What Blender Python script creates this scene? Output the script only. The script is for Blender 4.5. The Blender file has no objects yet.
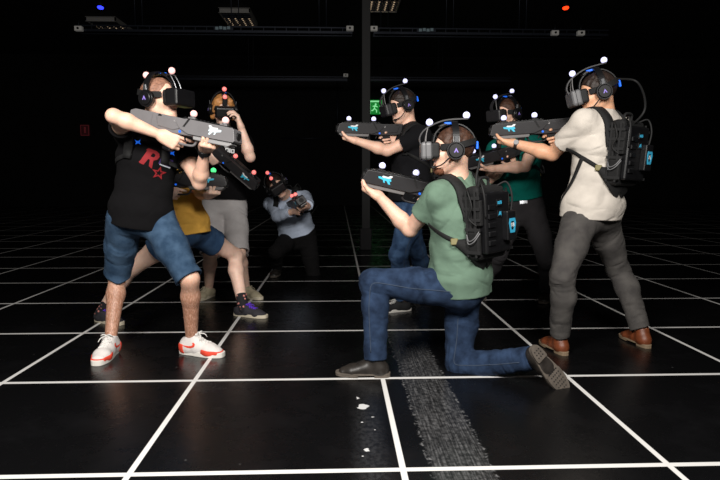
import bpy, bmesh, math, random
import numpy as np
from mathutils import Vector, Matrix
from mathutils.bvhtree import BVHTree

SC = bpy.context.scene
COL = SC.collection

# ------------------------------------------------------------------ camera
FPX, PITCH, YAW, CAMH = 593.0, 0.10617, 0.03746, 1.0755
cam_d = bpy.data.cameras.new('camera')
cam_d.sensor_width = 36.0
cam_d.lens = FPX * 36.0 / 720.0
cam_d.clip_end = 200
cam = bpy.data.objects.new('camera', cam_d)
COL.objects.link(cam)
cam.location = (0, 0, CAMH)
cam.rotation_euler = (math.pi / 2 - PITCH, 0, -YAW)
SC.camera = cam

# ------------------------------------------------------------------ world, lights, exposure
world = bpy.data.worlds.new('world')
SC.world = world
world.use_nodes = True
world.node_tree.nodes['Background'].inputs[0].default_value = (0.5, 0.6, 0.8, 1)
world.node_tree.nodes['Background'].inputs[1].default_value = 0.004


def area_light(name, loc, target, size, size_y, power, color=(1, 1, 1), spread=180):
    l = bpy.data.lights.new(name, 'AREA')
    l.shape = 'RECTANGLE'
    l.size, l.size_y = size, size_y
    l.energy = power
    l.color = color
    l.spread = math.radians(spread)
    o = bpy.data.objects.new(name, l)
    COL.objects.link(o)
    o.location = loc
    o.rotation_euler = (Vector(target) - Vector(loc)).to_track_quat('-Z', 'Y').to_euler()
    return o


area_light('unseen_key_left', (-1.1, 0.5, 2.5), (-0.7, 4.0, 0.75), 0.9, 0.7, 100, (1.0, 0.96, 0.91))  # unseen key lights out of frame above the camera, set low for quick falloff
area_light('unseen_key_right', (0.9, 0.5, 2.5), (0.8, 3.9, 0.75), 0.9, 0.7, 74, (1.0, 0.96, 0.91))
SC.view_settings.view_transform = 'Standard'
SC.view_settings.look = 'None'
SC.view_settings.exposure = 0.42
SC.view_settings.gamma = 1.0
SC.view_settings.use_curve_mapping = False

# ------------------------------------------------------------------ small maths helpers
V = lambda *a: np.array(a, float)


def nz(v):
    v = np.asarray(v, float)
    return v / max(np.linalg.norm(v), 1e-9)


def orth(v, ax):
    v = np.asarray(v, float)
    return nz(v - ax * np.dot(v, ax))


def pix_ray(px, py):
    a = (px - 360) / FPX
    b = -(py - 240) / FPX
    c, s = math.cos(PITCH), math.sin(PITCH)
    yf = c + s * b
    z = -s + c * b
    c, s = math.cos(YAW), math.sin(YAW)
    return V(c * a + s * yf, -s * a + c * yf, z)


def at(px, py, Y):
    """the point of the hall seen at photo pixel (px, py) at distance Y"""
    d = pix_ray(px, py)
    return V(0, 0, CAMH) + d * (Y / d[1])


def gnd(px, py, z=0.0):
    d = pix_ray(px, py)
    return V(0, 0, CAMH) + d * ((z - CAMH) / d[2])


def proj(p):
    x, y, z = p[0], p[1], p[2] - CAMH
    c, s = math.cos(YAW), math.sin(YAW)
    xr = c * x - s * y
    yf = s * x + c * y
    c, s = math.cos(PITCH), math.sin(PITCH)
    d = c * yf - s * z
    u = s * yf + c * z
    return 360 + FPX * xr / d, 240 - FPX * u / d


def ik(a, c, l1, l2, hint, bias=None, w=0.0):
    """two-bone joint: of all bends that keep both bone lengths, the one nearest the hint"""
    ax = c - a
    d = np.linalg.norm(ax)
    if d > (l1 + l2) * 0.998:
        s = d / ((l1 + l2) * 0.998)
        l1, l2 = l1 * s, l2 * s
    ax = ax / d
    t = (l1 * l1 - l2 * l2 + d * d) / (2 * d)
    r = math.sqrt(max(l1 * l1 - t * t, 0))
    u = orth(V(0.31, 0.2, 0.93) if abs(ax[2]) < 0.9 else V(1, 0.1, 0), ax)
    v = np.cross(ax, u)
    best = None
    for k in range(180):
        g = k * math.pi / 90
        p = a + ax * t + r * (math.cos(g) * u + math.sin(g) * v)
        px, py = proj(p)
        cost = math.hypot(px - hint[0], py - hint[1])
        if bias is not None:
            cost -= w * np.dot(p - a, nz(bias))
        if best is None or cost < best[0]:
            best = (cost, p)
    return best[1]


# ------------------------------------------------------------------ materials
def srgb(r, g, b):
    f = lambda c: (c / 255 / 12.92) if c / 255 <= 0.04045 else ((c / 255 + 0.055) / 1.055) ** 2.4
    return (f(r), f(g), f(b), 1)


MATS = {}


def mat(name, rgb, rough=0.6, metal=0.0, emit=0.0, noise=0.0, nscale=40.0, bump=0.0, bscale=300.0, sss=0.0, spec=0.5, rgb2=None, emit_rgb=None, sheen=0.0):
    if name in MATS:
        return MATS[name]
    m = bpy.data.materials.new(name)
    m.use_nodes = True
    nt = m.node_tree
    b = nt.nodes['Principled BSDF']
    c = srgb(*rgb)
    b.inputs['Base Color'].default_value = c
    b.inputs['Roughness'].default_value = rough
    b.inputs['Metallic'].default_value = metal
    b.inputs['Specular IOR Level'].default_value = spec
    if sheen:
        b.inputs['Sheen Weight'].default_value = sheen
    if sss:
        b.inputs['Subsurface Weight'].default_value = sss
        b.inputs['Subsurface Radius'].default_value = (0.02, 0.008, 0.004)
        b.inputs['Subsurface Scale'].default_value = 0.4
    if emit:
        b.inputs['Emission Color'].default_value = srgb(*(emit_rgb or rgb))
        b.inputs['Emission Strength'].default_value = emit
    tc = nt.nodes.new('ShaderNodeTexCoord')
    if noise:
        n = nt.nodes.new('ShaderNodeTexNoise')
        n.inputs['Scale'].default_value = nscale
        n.inputs['Detail'].default_value = 5
        nt.links.new(tc.outputs['Object'], n.inputs['Vector'])
        rmp = nt.nodes.new('ShaderNodeValToRGB')
        rmp.color_ramp.elements[0].position = 0.35
        rmp.color_ramp.elements[1].position = 0.68
        if rgb2:
            c0, c1 = c, srgb(*rgb2)
        else:
            c0 = tuple(x * (1 - noise) for x in c[:3]) + (1,)
            c1 = tuple(min(1, x * (1 + noise)) for x in c[:3]) + (1,)
        rmp.color_ramp.elements[0].color = c0
        rmp.color_ramp.elements[1].color = c1
        nt.links.new(n.outputs['Fac'], rmp.inputs['Fac'])
        nt.links.new(rmp.outputs['Color'], b.inputs['Base Color'])
    if bump:
        n2 = nt.nodes.new('ShaderNodeTexNoise')
        n2.inputs['Scale'].default_value = bscale
        n2.inputs['Detail'].default_value = 3
        nt.links.new(tc.outputs['Object'], n2.inputs['Vector'])
        bp = nt.nodes.new('ShaderNodeBump')
        bp.inputs['Strength'].default_value = bump
        bp.inputs['Distance'].default_value = 0.004
        nt.links.new(n2.outputs['Fac'], bp.inputs['Height'])
        nt.links.new(bp.outputs['Normal'], b.inputs['Normal'])
    MATS[name] = m
    return m


SKIN_A = mat('skin_fair', (240, 194, 170), 0.5, noise=0.1, nscale=18, sss=0.12, bump=0.05, bscale=120)
SKIN_B = mat('skin_pale', (243, 204, 184), 0.5, noise=0.1, nscale=18, sss=0.12, bump=0.05, bscale=120)
SKIN_C = mat('skin_tan', (226, 172, 138), 0.5, noise=0.1, nscale=18, sss=0.12, bump=0.05, bscale=120)
SKIN_H = mat('skin_fair_hairy_legs', (240, 194, 170), 0.5, noise=0.1, nscale=18, sss=0.12, bump=0.05, bscale=120)


def leg_hair(m):
    nt = m.node_tree
    b = nt.nodes['Principled BSDF']
    old = b.inputs['Base Color'].links[0].from_socket
    tc = [n for n in nt.nodes if n.bl_idname == 'ShaderNodeTexCoord'][0]
    sp = nt.nodes.new('ShaderNodeSeparateXYZ')
    nt.links.new(tc.outputs['Object'], sp.inputs[0])
    mr = nt.nodes.new('ShaderNodeMapRange')
    mr.inputs['From Min'].default_value = 0.55
    mr.inputs['From Max'].default_value = 0.36
    nt.links.new(sp.outputs[2], mr.inputs['Value'])
    mp = nt.nodes.new('ShaderNodeMapping')
    mp.inputs['Scale'].default_value = (160, 160, 40)
    nt.links.new(tc.outputs['Object'], mp.inputs['Vector'])
    n = nt.nodes.new('ShaderNodeTexNoise')
    n.inputs['Scale'].default_value = 1.0
    nt.links.new(mp.outputs[0], n.inputs['Vector'])
    r = nt.nodes.new('ShaderNodeMapRange')
    r.inputs['From Min'].default_value = 0.3
    r.inputs['From Max'].default_value = 0.6
    r.inputs['To Min'].default_value = 0.35
    r.inputs['To Max'].default_value = 0.85
    nt.links.new(n.outputs['Fac'], r.inputs['Value'])
    k = nt.nodes.new('ShaderNodeMath')
    k.operation = 'MULTIPLY'
    nt.links.new(mr.outputs[0], k.inputs[0])
    nt.links.new(r.outputs[0], k.inputs[1])
    mx = nt.nodes.new('ShaderNodeMix')
    mx.data_type = 'RGBA'
    nt.links.new(k.outputs[0], mx.inputs['Factor'])
    nt.links.new(old, mx.inputs[6])
    mx.inputs[7].default_value = srgb(150, 98, 70)
    nt.links.new(mx.outputs[2], b.inputs['Base Color'])


leg_hair(SKIN_H)
BLACKP = mat('black_plastic', (17, 17, 19), 0.38, noise=0.2, nscale=60)
DARKP = mat('charcoal_plastic', (42, 41, 43), 0.42, noise=0.08, nscale=12)
MIDP = mat('grey_plastic', (112, 110, 110), 0.45, noise=0.05, nscale=10)
LIT_GREYP = mat('lit_rifle_plastic', (116, 114, 116), 0.42, noise=0.05, nscale=10)  # lit copy of the dark rifle plastic, brightness put into the colour
LIGHTP = mat('light_grey_plastic', (150, 149, 150), 0.45)
RUBBER = mat('black_rubber', (13, 13, 14), 0.7)
METAL = mat('brushed_metal', (170, 172, 176), 0.35, metal=0.9)
NYLON = mat('black_nylon', (12, 12, 13), 0.8, noise=0.3, nscale=90, bump=0.5, bscale=260)
CYAN = mat('cyan_print', (70, 196, 228), 0.5)
CYANG = mat('cyan_glow', (50, 150, 185), 0.5, emit=0.12)
WHITEPR = mat('white_print', (238, 240, 242), 0.5)
PALEPR = mat('pale_blue_print', (215, 232, 240), 0.5)
BLUELED = mat('blue_light', (30, 100, 220), 0.4, emit=0.5)
WHITEBALL = mat('white_glow_ball', (225, 225, 250), 0.35, emit=0.75, emit_rgb=(205, 205, 255))
PINKBALL = mat('pink_glow_ball', (245, 190, 185), 0.35, emit=0.6, emit_rgb=(255, 190, 185))
REDBALL = mat('red_glow_ball', (245, 140, 135), 0.35, emit=0.7, emit_rgb=(255, 120, 115))
GREENBALL = mat('green_glow_ball', (90, 230, 140), 0.35, emit=0.7, emit_rgb=(80, 255, 140))


# ------------------------------------------------------------------ object helpers
def link(name, me, m=None, parent=None, world=None):
    o = bpy.data.objects.new(name, me)
    COL.objects.link(o)
    if me is not None and m is not None:
        if not me.materials:
            me.materials.append(m)
        elif me.materials[0] != m:
            o.material_slots[0].link = 'OBJECT'
            o.material_slots[0].material = m
    if parent is not None:
        o.parent = parent
    if world is not None:
        if parent is not None:
            o.matrix_basis = world_of(parent).inverted() @ world
        else:
            o.matrix_basis = world
    return o


def world_of(o):
    m = o.matrix_basis.copy()
    while o.parent is not None:
        o = o.parent
        m = o.matrix_basis @ m
    return m


def thing(name, label, cat, world=None, group=None):
    o = bpy.data.objects.new(name, None)
    o.empty_display_size = 0.1
    COL.objects.link(o)
    if world is not None:
        o.matrix_basis = world
    return tag(o, label, cat, group)


def tag(o, label, cat, group=None):
    o['label'] = label
    o['category'] = cat
    if group:
        o['group'] = group
    return o


def struct(o):
    o['kind'] = 'structure'
    return o


def frame(o, x, y, z):
    m = Matrix.Identity(4)
    for i, a in enumerate((x, y, z)):
        for j in range(3):
            m[j][i] = float(a[j])
    for j in range(3):
        m[j][3] = float(o[j])
    return m


def mesh_np(name, verts, faces, smooth=True):
    me = bpy.data.meshes.new(name)
    verts = np.asarray(verts, np.float32)
    faces = np.asarray(faces, np.int32)
    n = faces.shape[1]
    me.vertices.add(len(verts))
    me.vertices.foreach_set('co', verts.ravel())
    me.loops.add(faces.size)
    me.loops.foreach_set('vertex_index', faces.ravel())
    me.polygons.add(len(faces))
    me.polygons.foreach_set('loop_start', np.arange(0, faces.size, n, dtype=np.int32))
    me.polygons.foreach_set('use_smooth', np.full(len(faces), smooth))
    me.update(calc_edges=True)
    me.validate()
    return me


def mesh_bm(name, bm, smooth=False):
    bmesh.ops.recalc_face_normals(bm, faces=bm.faces)
    me = bpy.data.meshes.new(name)
    bm.to_mesh(me)
    bm.free()
    if smooth:
        me.polygons.foreach_set('use_smooth', [True] * len(me.polygons))
    return me


def bm_box(bm, c, h, bev=0.0, rot=None, seg=1):
    r = bmesh.ops.create_cube(bm, size=1.0)
    vs = r['verts']
    for v in vs:
        v.co = Vector((v.co.x * 2 * h[0], v.co.y * 2 * h[1], v.co.z * 2 * h[2]))
    if bev:
        es = list({e for v in vs for e in v.link_edges})
        rr = bmesh.ops.bevel(bm, geom=es, offset=bev, segments=seg, affect='EDGES', profile=0.5)
        vs = list({v for f in rr['faces'] for v in f.verts} | {v for v in vs if v.is_valid})
    for v in vs:
        if rot is not None:
            v.co = rot @ v.co
        v.co = v.co + Vector(c)
    return vs


def bm_prism(bm, pts, axis, lo, hi, bev=0.0):
    """polygon pts extruded along axis ('y': pts are x,z;  'z': pts are x,y;  'x': pts are y,z)"""
    def mk(p, t):
        return {'y': (p[0], t, p[1]), 'z': (p[0], p[1], t), 'x': (t, p[0], p[1])}[axis]
    a = [bm.verts.new(mk(p, lo)) for p in pts]
    b = [bm.verts.new(mk(p, hi)) for p in pts]
    n = len(pts)
    fs = [bm.faces.new(a), bm.faces.new(b[::-1])]
    for i in range(n):
        fs.append(bm.faces.new((a[i], b[i], b[(i + 1) % n], a[(i + 1) % n])))
    bmesh.ops.recalc_face_normals(bm, faces=fs)
    if bev:
        es = list({e for v in a + b for e in v.link_edges})
        bmesh.ops.bevel(bm, geom=es, offset=bev, segments=2, affect='EDGES', profile=0.6)


def bm_cyl(bm, a, b, ra, rb=None, seg=20, cap=True):
    rb = ra if rb is None else rb
    a, b = Vector(a), Vector(b)
    d = (b - a)
    q = d.to_track_quat('Z', 'Y').to_matrix()
    A = [bm.verts.new(a + q @ Vector((ra * math.cos(2 * math.pi * i / seg), ra * math.sin(2 * math.pi * i / seg), 0))) for i in range(seg)]
    B = [bm.verts.new(b + q @ Vector((rb * math.cos(2 * math.pi * i / seg), rb * math.sin(2 * math.pi * i / seg), 0))) for i in range(seg)]
    for i in range(seg):
        f = bm.faces.new((A[i], A[(i + 1) % seg], B[(i + 1) % seg], B[i]))
        f.smooth = True
    if cap:
        bm.faces.new(A[::-1])
        bm.faces.new(B)


def smooth_path(pts, n=8):
    P = [np.asarray(p, float) for p in pts]
    P = [2 * P[0] - P[1]] + P + [2 * P[-1] - P[-2]]
    out = []
    for i in range(1, len(P) - 2):
        for k in range(n):
            t = k / n
            a, b, c, d = P[i - 1:i + 3]
            out.append(0.5 * ((2 * b) + (c - a) * t + (2 * a - 5 * b + 4 * c - d) * t * t + (3 * b - a - 3 * c + d) * t ** 3))
    out.append(P[-2])
    return out


def bm_tube(bm, pts, r, seg=8, n=6, flat=None):
    """tube along a smooth path; flat=(w, t) gives a flat strip cross-section instead"""
    P = smooth_path(pts, n) if n > 1 else [np.asarray(p, float) for p in pts]
    ref = None
    rings = []
    for i, p in enumerate(P):
        t = nz(P[min(i + 1, len(P) - 1)] - P[max(i - 1, 0)])
        if ref is None:
            ref = orth(V(0, 0, 1) if abs(t[2]) < 0.9 else V(0, 1, 0), t)
        u = orth(ref, t)
        ref = u
        w = np.cross(t, u)
        ring = []
        for k in range(seg):
            g = 2 * math.pi * (k + 0.5) / seg
            if flat:
                q = p + w * flat[0] * (1 if math.cos(g) > 0 else -1) + u * flat[1] * (1 if math.sin(g) > 0 else -1)
            else:
                q = p + r * (math.cos(g) * u + math.sin(g) * w)
            ring.append(bm.verts.new(q))
        rings.append(ring)
    for a, b in zip(rings, rings[1:]):
        for k in range(seg):
            f = bm.faces.new((a[k], a[(k + 1) % seg], b[(k + 1) % seg], b[k]))
            f.smooth = flat is None
    bm.faces.new(rings[0][::-1])
    bm.faces.new(rings[-1])


CACHE = {}


def cached(key, fn, smooth=False):
    if key not in CACHE:
        bm = bmesh.new()
        fn(bm)
        CACHE[key] = mesh_bm(key, bm)
        if smooth:
            CACHE[key].polygons.foreach_set('use_smooth', [True] * len(CACHE[key].polygons))
    return CACHE[key]


# ------------------------------------------------------------------ signed-distance modelling for bodies and clothes
def rcone(a, b, ra, rb):
    a, b = np.asarray(a, np.float32), np.asarray(b, np.float32)
    ba = b - a
    L2 = max(float(ba @ ba), 1e-9)
    def f(P):
        q = P - a
        t = np.clip((q @ ba) / L2, 0, 1)
        return np.linalg.norm(q - t[:, None] * ba, axis=1) - (ra + (rb - ra) * t)
    return f, np.minimum(a - ra, b - rb), np.maximum(a + ra, b + rb)


def ell(c, R, r):
    c = np.asarray(c, np.float32)
    R = np.asarray(R, np.float32)
    r = np.asarray(r, np.float32)
    def f(P):
        q = ((P - c) @ R.T) / r
        k0 = np.linalg.norm(q, axis=1)
        k1 = np.linalg.norm(q / r, axis=1)
        return k0 * (k0 - 1) / np.maximum(k1, 1e-6)
    m = float(r.max())
    return f, c - m, c + m


def ellseg(a, b, side, r0, r1, cap=0.7):
    a, b = np.asarray(a, np.float32), np.asarray(b, np.float32)
    ax = nz(b - a).astype(np.float32)
    s = orth(side, ax).astype(np.float32)
    n = np.cross(ax, s).astype(np.float32)
    ba = b - a
    L2 = float(ba @ ba)
    def f(P):
        q = P - a
        t = np.clip((q @ ba) / L2, 0, 1)
        q = q - t[:, None] * ba
        rx = r0[0] + (r1[0] - r0[0]) * t
        ry = r0[1] + (r1[1] - r0[1]) * t
        rc = cap * np.minimum(rx, ry)
        u, v, w = (q @ s) / rx, (q @ n) / ry, (q @ ax) / rc
        k0 = np.sqrt(u * u + v * v + w * w)
        k1 = np.sqrt((u / rx) ** 2 + (v / ry) ** 2 + (w / rc) ** 2)
        return k0 * (k0 - 1) / np.maximum(k1, 1e-6)
    m = max(r0[0], r0[1], r1[0], r1[1])
    return f, np.minimum(a, b) - m, np.maximum(a, b) + m


def clipped(prim, *planes):
    """keep the side where (P - p0).n < 0"""
    f, lo, hi = prim
    pl = [(np.asarray(p0, np.float32), nz(n).astype(np.float32)) for p0, n in planes]
    def g(P):
        d = f(P)
        for p0, n in pl:
            d = np.maximum(d, (P - p0) @ n)
        return d
    return g, lo, hi


class Field:
    def __init__(self):
        self.ops = []

    def add(self, prim, k=0.02):
        self.ops.append(('u', prim, k))

    def sub(self, prim, k=0.004):
        self.ops.append(('s', prim, k))

    def cut(self, p0, n):
        p0, n = np.asarray(p0, np.float32), nz(n).astype(np.float32)
        self.ops.append(('i', (lambda P: (P - p0) @ n, None, None), 0.004))

    def disp(self, fn):
        self.ops.append(('d', (fn, None, None), 0))

    def eval(self, P, centers, R, blk):
        d = np.full(len(P), 1.0, np.float32)
        for op, (f, lo, hi), k in self.ops:
            if lo is not None:
                gap = np.maximum(np.maximum(lo - centers, centers - hi), 0)
                mk = (np.linalg.norm(gap, axis=1) < R + k + 0.01)
                if blk == 1:
                    idx = np.nonzero(mk)[0]
                else:
                    idx = (np.nonzero(mk)[0][:, None] * blk + np.arange(blk)).ravel()
                if not len(idx):
                    continue
                e = f(P[idx]).astype(np.float32)
                o = d[idx]
                if op == 'u':
                    if k > 0:
                        h = np.maximum(k - np.abs(o - e), 0) / k
                        d[idx] = np.minimum(o, e) - h * h * k * 0.25
                    else:
                        d[idx] = np.minimum(o, e)
                else:
                    e = -e
                    h = np.maximum(k - np.abs(o - e), 0) / k
                    d[idx] = np.maximum(o, e) + h * h * k * 0.25
            elif op == 'i':
                e = f(P).astype(np.float32)
                h = np.maximum(k - np.abs(d - e), 0) / k
                d = np.maximum(d, e) + h * h * k * 0.25
            else:
                d = d + f(P).astype(np.float32)
        return d

    def mesh(self, name, vox=0.005, base=None):
        B = 8
        lo = np.min([p[1] for o, p, k in self.ops if o == 'u'], axis=0) - 0.03
        hi = np.max([p[2] for o, p, k in self.ops if o == 'u'], axis=0) + 0.03
        nb = np.ceil((hi - lo) / (vox * B)).astype(int)
        N = nb * B
        g = np.stack(np.meshgrid(*[np.arange(n) for n in nb], indexing='ij'), -1).reshape(-1, 3)
        cen = (lo + (g + 0.5) * vox * B - 0.5 * vox).astype(np.float32)
        rad = 0.87 * B * vox
        dc = self.eval(cen, cen, rad * 1.5 + 0.03, 1)
        act = np.abs(dc) < rad * 1.25 + 0.012
        dense = np.repeat(np.repeat(np.repeat(np.where(dc < 0, -0.05, 0.05).astype(np.float32).reshape(nb), B, 0), B, 1), B, 2)
        ga = g[act]
        off = np.stack(np.meshgrid(*[np.arange(B)] * 3, indexing='ij'), -1).reshape(-1, 3)
        lat = (ga[:, None, :] * B + off[None]).reshape(-1, 3)
        P = (lo + lat * vox).astype(np.float32)
        d = self.eval(P, cen[act], rad, B ** 3)
        dense[lat[:, 0], lat[:, 1], lat[:, 2]] = d
        st = np.array([N[1] * N[2], N[2], 1])
        flat = dense.ravel()
        ok = np.all(lat < N - 1, axis=1) & np.all(lat > 0, axis=1)
        L = lat[ok]
        idx = L @ st
        srt = np.argsort(idx)
        L, idx = L[srt], idx[srt]
        cor = [(i, j, k) for i in (0, 1) for j in (0, 1) for k in (0, 1)]
        vals = np.stack([flat[idx + (c[0] * st[0] + c[1] * st[1] + c[2])] for c in cor], 1)
        ins = vals < 0
        mx = ins.any(1) & ~ins.all(1)
        L, idx, vals, ins = L[mx], idx[mx], vals[mx], ins[mx]
        acc = np.zeros((len(idx), 3))
        cnt = np.zeros(len(idx))
        for a in range(8):
            for b in range(a + 1, 8):
                if sum(abs(cor[a][q] - cor[b][q]) for q in range(3)) != 1:
                    continue
                m = ins[:, a] != ins[:, b]
                va, vb = vals[m, a], vals[m, b]
                t = (va / (va - vb))[:, None]
                acc[m] += np.array(cor[a]) * (1 - t) + np.array(cor[b]) * t
                cnt[m] += 1
        verts = lo + (L + acc / cnt[:, None]) * vox
        faces = []
        for ax in range(3):
            b, c = (ax + 1) % 3, (ax + 2) % 3
            code = {(0, 0, 0): 0, (1, 0, 0): 4, (0, 1, 0): 2, (0, 0, 1): 1}
            e = [0, 0, 0]
            e[ax] = 1
            j = code[tuple(e)]
            m = ins[:, 0] != ins[:, j]
            base_i = idx[m]
            quad = np.stack([base_i, base_i - st[b], base_i - st[b] - st[c], base_i - st[c]], 1)
            pos = np.searchsorted(idx, quad)
            pos = np.minimum(pos, len(idx) - 1)
            good = (idx[pos] == quad).all(1)
            pos = pos[good]
            fl = ins[m, 0][good]
            pos[~fl] = pos[~fl][:, ::-1]
            faces.append(pos)
        faces = np.concatenate(faces)
        bvh = (verts.copy(), faces)
        if base is not None:
            verts = verts - np.asarray(base)
        return mesh_np(name, verts, faces), bvh


def bvh_of(vf):
    return BVHTree.FromPolygons(vf[0].tolist(), vf[1].tolist())


def folds(seed, freq, amp):
    rng = np.random.RandomState(seed)
    D = [nz(rng.normal(size=3)).astype(np.float32) * s for s in (1, 0.7, 1.3, 0.6, 2.3, 1.9)]
    ph = rng.uniform(0, 6, 6)
    def f(P):
        q = P * freq
        a = np.sin(q @ D[0] + 1.8 * np.sin(q @ D[1] + ph[0]) + ph[1])
        b = np.sin(q @ D[2] + 1.5 * np.sin(q @ D[3] + ph[2]) + ph[3])
        c = np.sin(q @ D[4] + 1.2 * a + ph[4])
        return amp * (a * b + 0.35 * c * np.abs(b))
    return f


def ridged(seed, freq, amp, squash=None):
    """sharp cloth creases; squash=(direction, factor) stretches them across that direction"""
    base = folds(seed, freq, 1.0)
    fine = folds(seed + 31, freq * 1.9, 1.0)
    if squash is not None:
        ax = nz(squash[0]).astype(np.float32)
        k = squash[1]
    def f(P):
        if squash is not None:
            t = P @ ax
            P = P * k + ax * (t * (1 - k))[:, None]
        v = base(P)
        w = fine(P)
        r = 1 - 2 * np.sqrt(np.minimum(np.abs(v) * 1.6, 1))
        return amp * (0.75 * r + 0.35 * w) * np.clip(0.5 + w, 0.15, 1)
    return f


def ring_folds(a, b, amp, t0, t1, n, seed=0):
    """creases running across a limb between parameters t0 and t1 of the bone a-b"""
    a, b = np.asarray(a, np.float32), np.asarray(b, np.float32)
    ba = b - a
    L2 = float(ba @ ba)
    w = ridged(seed + 5, n * 5.5, 1.0, (ba, 0.38))
    def f(P):
        q = P - a
        t = (q @ ba) / L2
        rr = np.linalg.norm(q - t[:, None] * ba, axis=1)
        env = np.clip((t - t0) / 0.12, 0, 1) * np.clip((t1 - t) / 0.12, 0, 1) * np.clip((0.15 - rr) / 0.03, 0, 1)
        return amp * env * w(P)
    return f


# ------------------------------------------------------------------ skeleton
class Sk:
    pass


THIGH, SHIN, UARM, FARM = 0.435, 0.425, 0.295, 0.255


def torso_pts(sk):
    p, n = sk.pel, sk.neck
    bow = sk.bow
    f = lambda t: p + (n - p) * t + bow * 4 * t * (1 - t)
    return [f(-0.12), f(0.06), f(0.34), f(0.64), f(0.86), f(1.0)]


TOR = [(0.150, 0.112), (0.168, 0.118), (0.146, 0.104), (0.166, 0.120), (0.150, 0.098), (0.075, 0.066)]


def add_torso(F, sk, e, i0=0, i1=5, clips=(), k=0.03, flare=0.0):
    pts = torso_pts(sk)
    for i in range(i0, i1):
        t = (i + 0.5) / 5
        side = nz(sk.hl * (1 - t) + sk.sl * t)
        ra = (TOR[i][0] * sk.bulk + e[i], TOR[i][1] * sk.bulk * sk.depth + e[i])
        rb = (TOR[i + 1][0] * sk.bulk + e[i + 1], TOR[i + 1][1] * sk.bulk * sk.depth + e[i + 1])
        if flare:
            ra = (ra[0], ra[1] + flare * (0, 1, 0.3, 0, 0, 0)[i] + flare * (i == 0))
            rb = (rb[0], rb[1] + flare * (0, 1, 0.3, 0, 0, 0)[i + 1])
        pr = ellseg(pts[i], pts[i + 1], side, ra, rb)
        F.add(clipped(pr, *clips) if clips else pr, k)


def add_shoulders(F, sk, e, k=0.04):
    up = torso_pts(sk)[4]
    for s in 'LR':
        sh = sk.J[s + 'sh']
        F.add(rcone(up + (sh - up) * 0.25 + nz(sk.neck - sk.pel) * 0.01, sh, 0.066 + e, 0.058 + e), k)
        F.add(rcone(sk.neck + nz(sk.hd - sk.neck) * 0.015, sh + nz(sk.neck - sk.pel) * 0.01, 0.045 + e, 0.036 + e), k)


def add_arm(F, sk, s, e=0.0):
    a, b, c = sk.J[s + 'sh'], sk.J[s + 'el'], sk.J[s + 'wr']
    e = e + sk.limb
    F.add(rcone(a, a + (b - a) * 0.45, 0.056 + e, 0.050 + e), 0.03)
    F.add(rcone(a + (b - a) * 0.45, b, 0.050 + e, 0.040 + e), 0.02)
    F.add(rcone(b, b + (c - b) * 0.28, 0.040 + e, 0.045 + e), 0.02)
    F.add(rcone(b + (c - b) * 0.28, c, 0.045 + e, 0.0275 + e), 0.02)


def add_leg(F, sk, s, e=(0, 0, 0, 0), clips=(), k=0.03):
    a, b, c = sk.J[s + 'hip'], sk.J[s + 'kn'], sk.J[s + 'an']
    m = a + (b - a) * 0.5
    cf = b + (c - b) * 0.3
    back = orth(-(sk.hf), nz(c - b)) * 0.014
    e = tuple(x + sk.limb for x in e)
    for pr in (rcone(a, m, 0.094 + e[0], 0.077 + e[1]), rcone(m, b, 0.077 + e[1], 0.056 + e[2]),
               rcone(b, cf + back, 0.054 + e[2], 0.056 + e[2]), rcone(cf + back, c, 0.056 + e[2], 0.037 + e[3])):
        F.add(clipped(pr, *clips) if clips else pr, k)


def add_head(F, sk):
    c, f, l, u = sk.hd, sk.Hf, sk.Hl, sk.Hu
    R = np.array([f, l, u])
    g = lambda x, y, z: c + f * x + l * y + u * z
    F.add(rcone(sk.neck - nz(sk.hd - sk.neck) * 0.03, g(-0.028, 0, -0.055), 0.058, 0.055), 0.04)
    F.add(ell(g(-0.012, 0, 0.026), R, (0.098, 0.077, 0.088)), 0.02)
    F.add(ell(g(0.036, 0, -0.036), R, (0.062, 0.061, 0.080)), 0.03)
    F.add(ell(g(0.066, 0, -0.098), R, (0.030, 0.032, 0.025)), 0.03)
    for s in (1, -1):
        F.add(rcone(g(-0.012, 0.052 * s, -0.052), g(0.06, 0.018 * s, -0.1), 0.020, 0.018), 0.03)
        F.add(ell(g(0.058, 0.043 * s, -0.026), R, (0.03, 0.022, 0.02)), 0.02)
        F.add(ell(g(0.083, 0.031 * s, 0.0), R, (0.011, 0.015, 0.010)), 0.006)
        F.add(ell(g(-0.008, 0.078 * s, -0.008), R, (0.024, 0.010, 0.033)), 0.008)
        F.add(ell(g(0.1, 0.012 * s, -0.04), R, (0.012, 0.009, 0.008)), 0.008)
    F.add(rcone(g(0.084, 0.032, 0.020), g(0.084, -0.032, 0.020), 0.012, 0.012), 0.02)
    F.add(rcone(g(0.092, 0, 0.005), g(0.113, 0, -0.036), 0.008, 0.012), 0.012)
    F.add(ell(g(0.091, 0, -0.067), R, (0.011, 0.023, 0.006)), 0.006)
    F.add(ell(g(0.090, 0, -0.079), R, (0.011, 0.020, 0.007)), 0.006)


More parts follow.
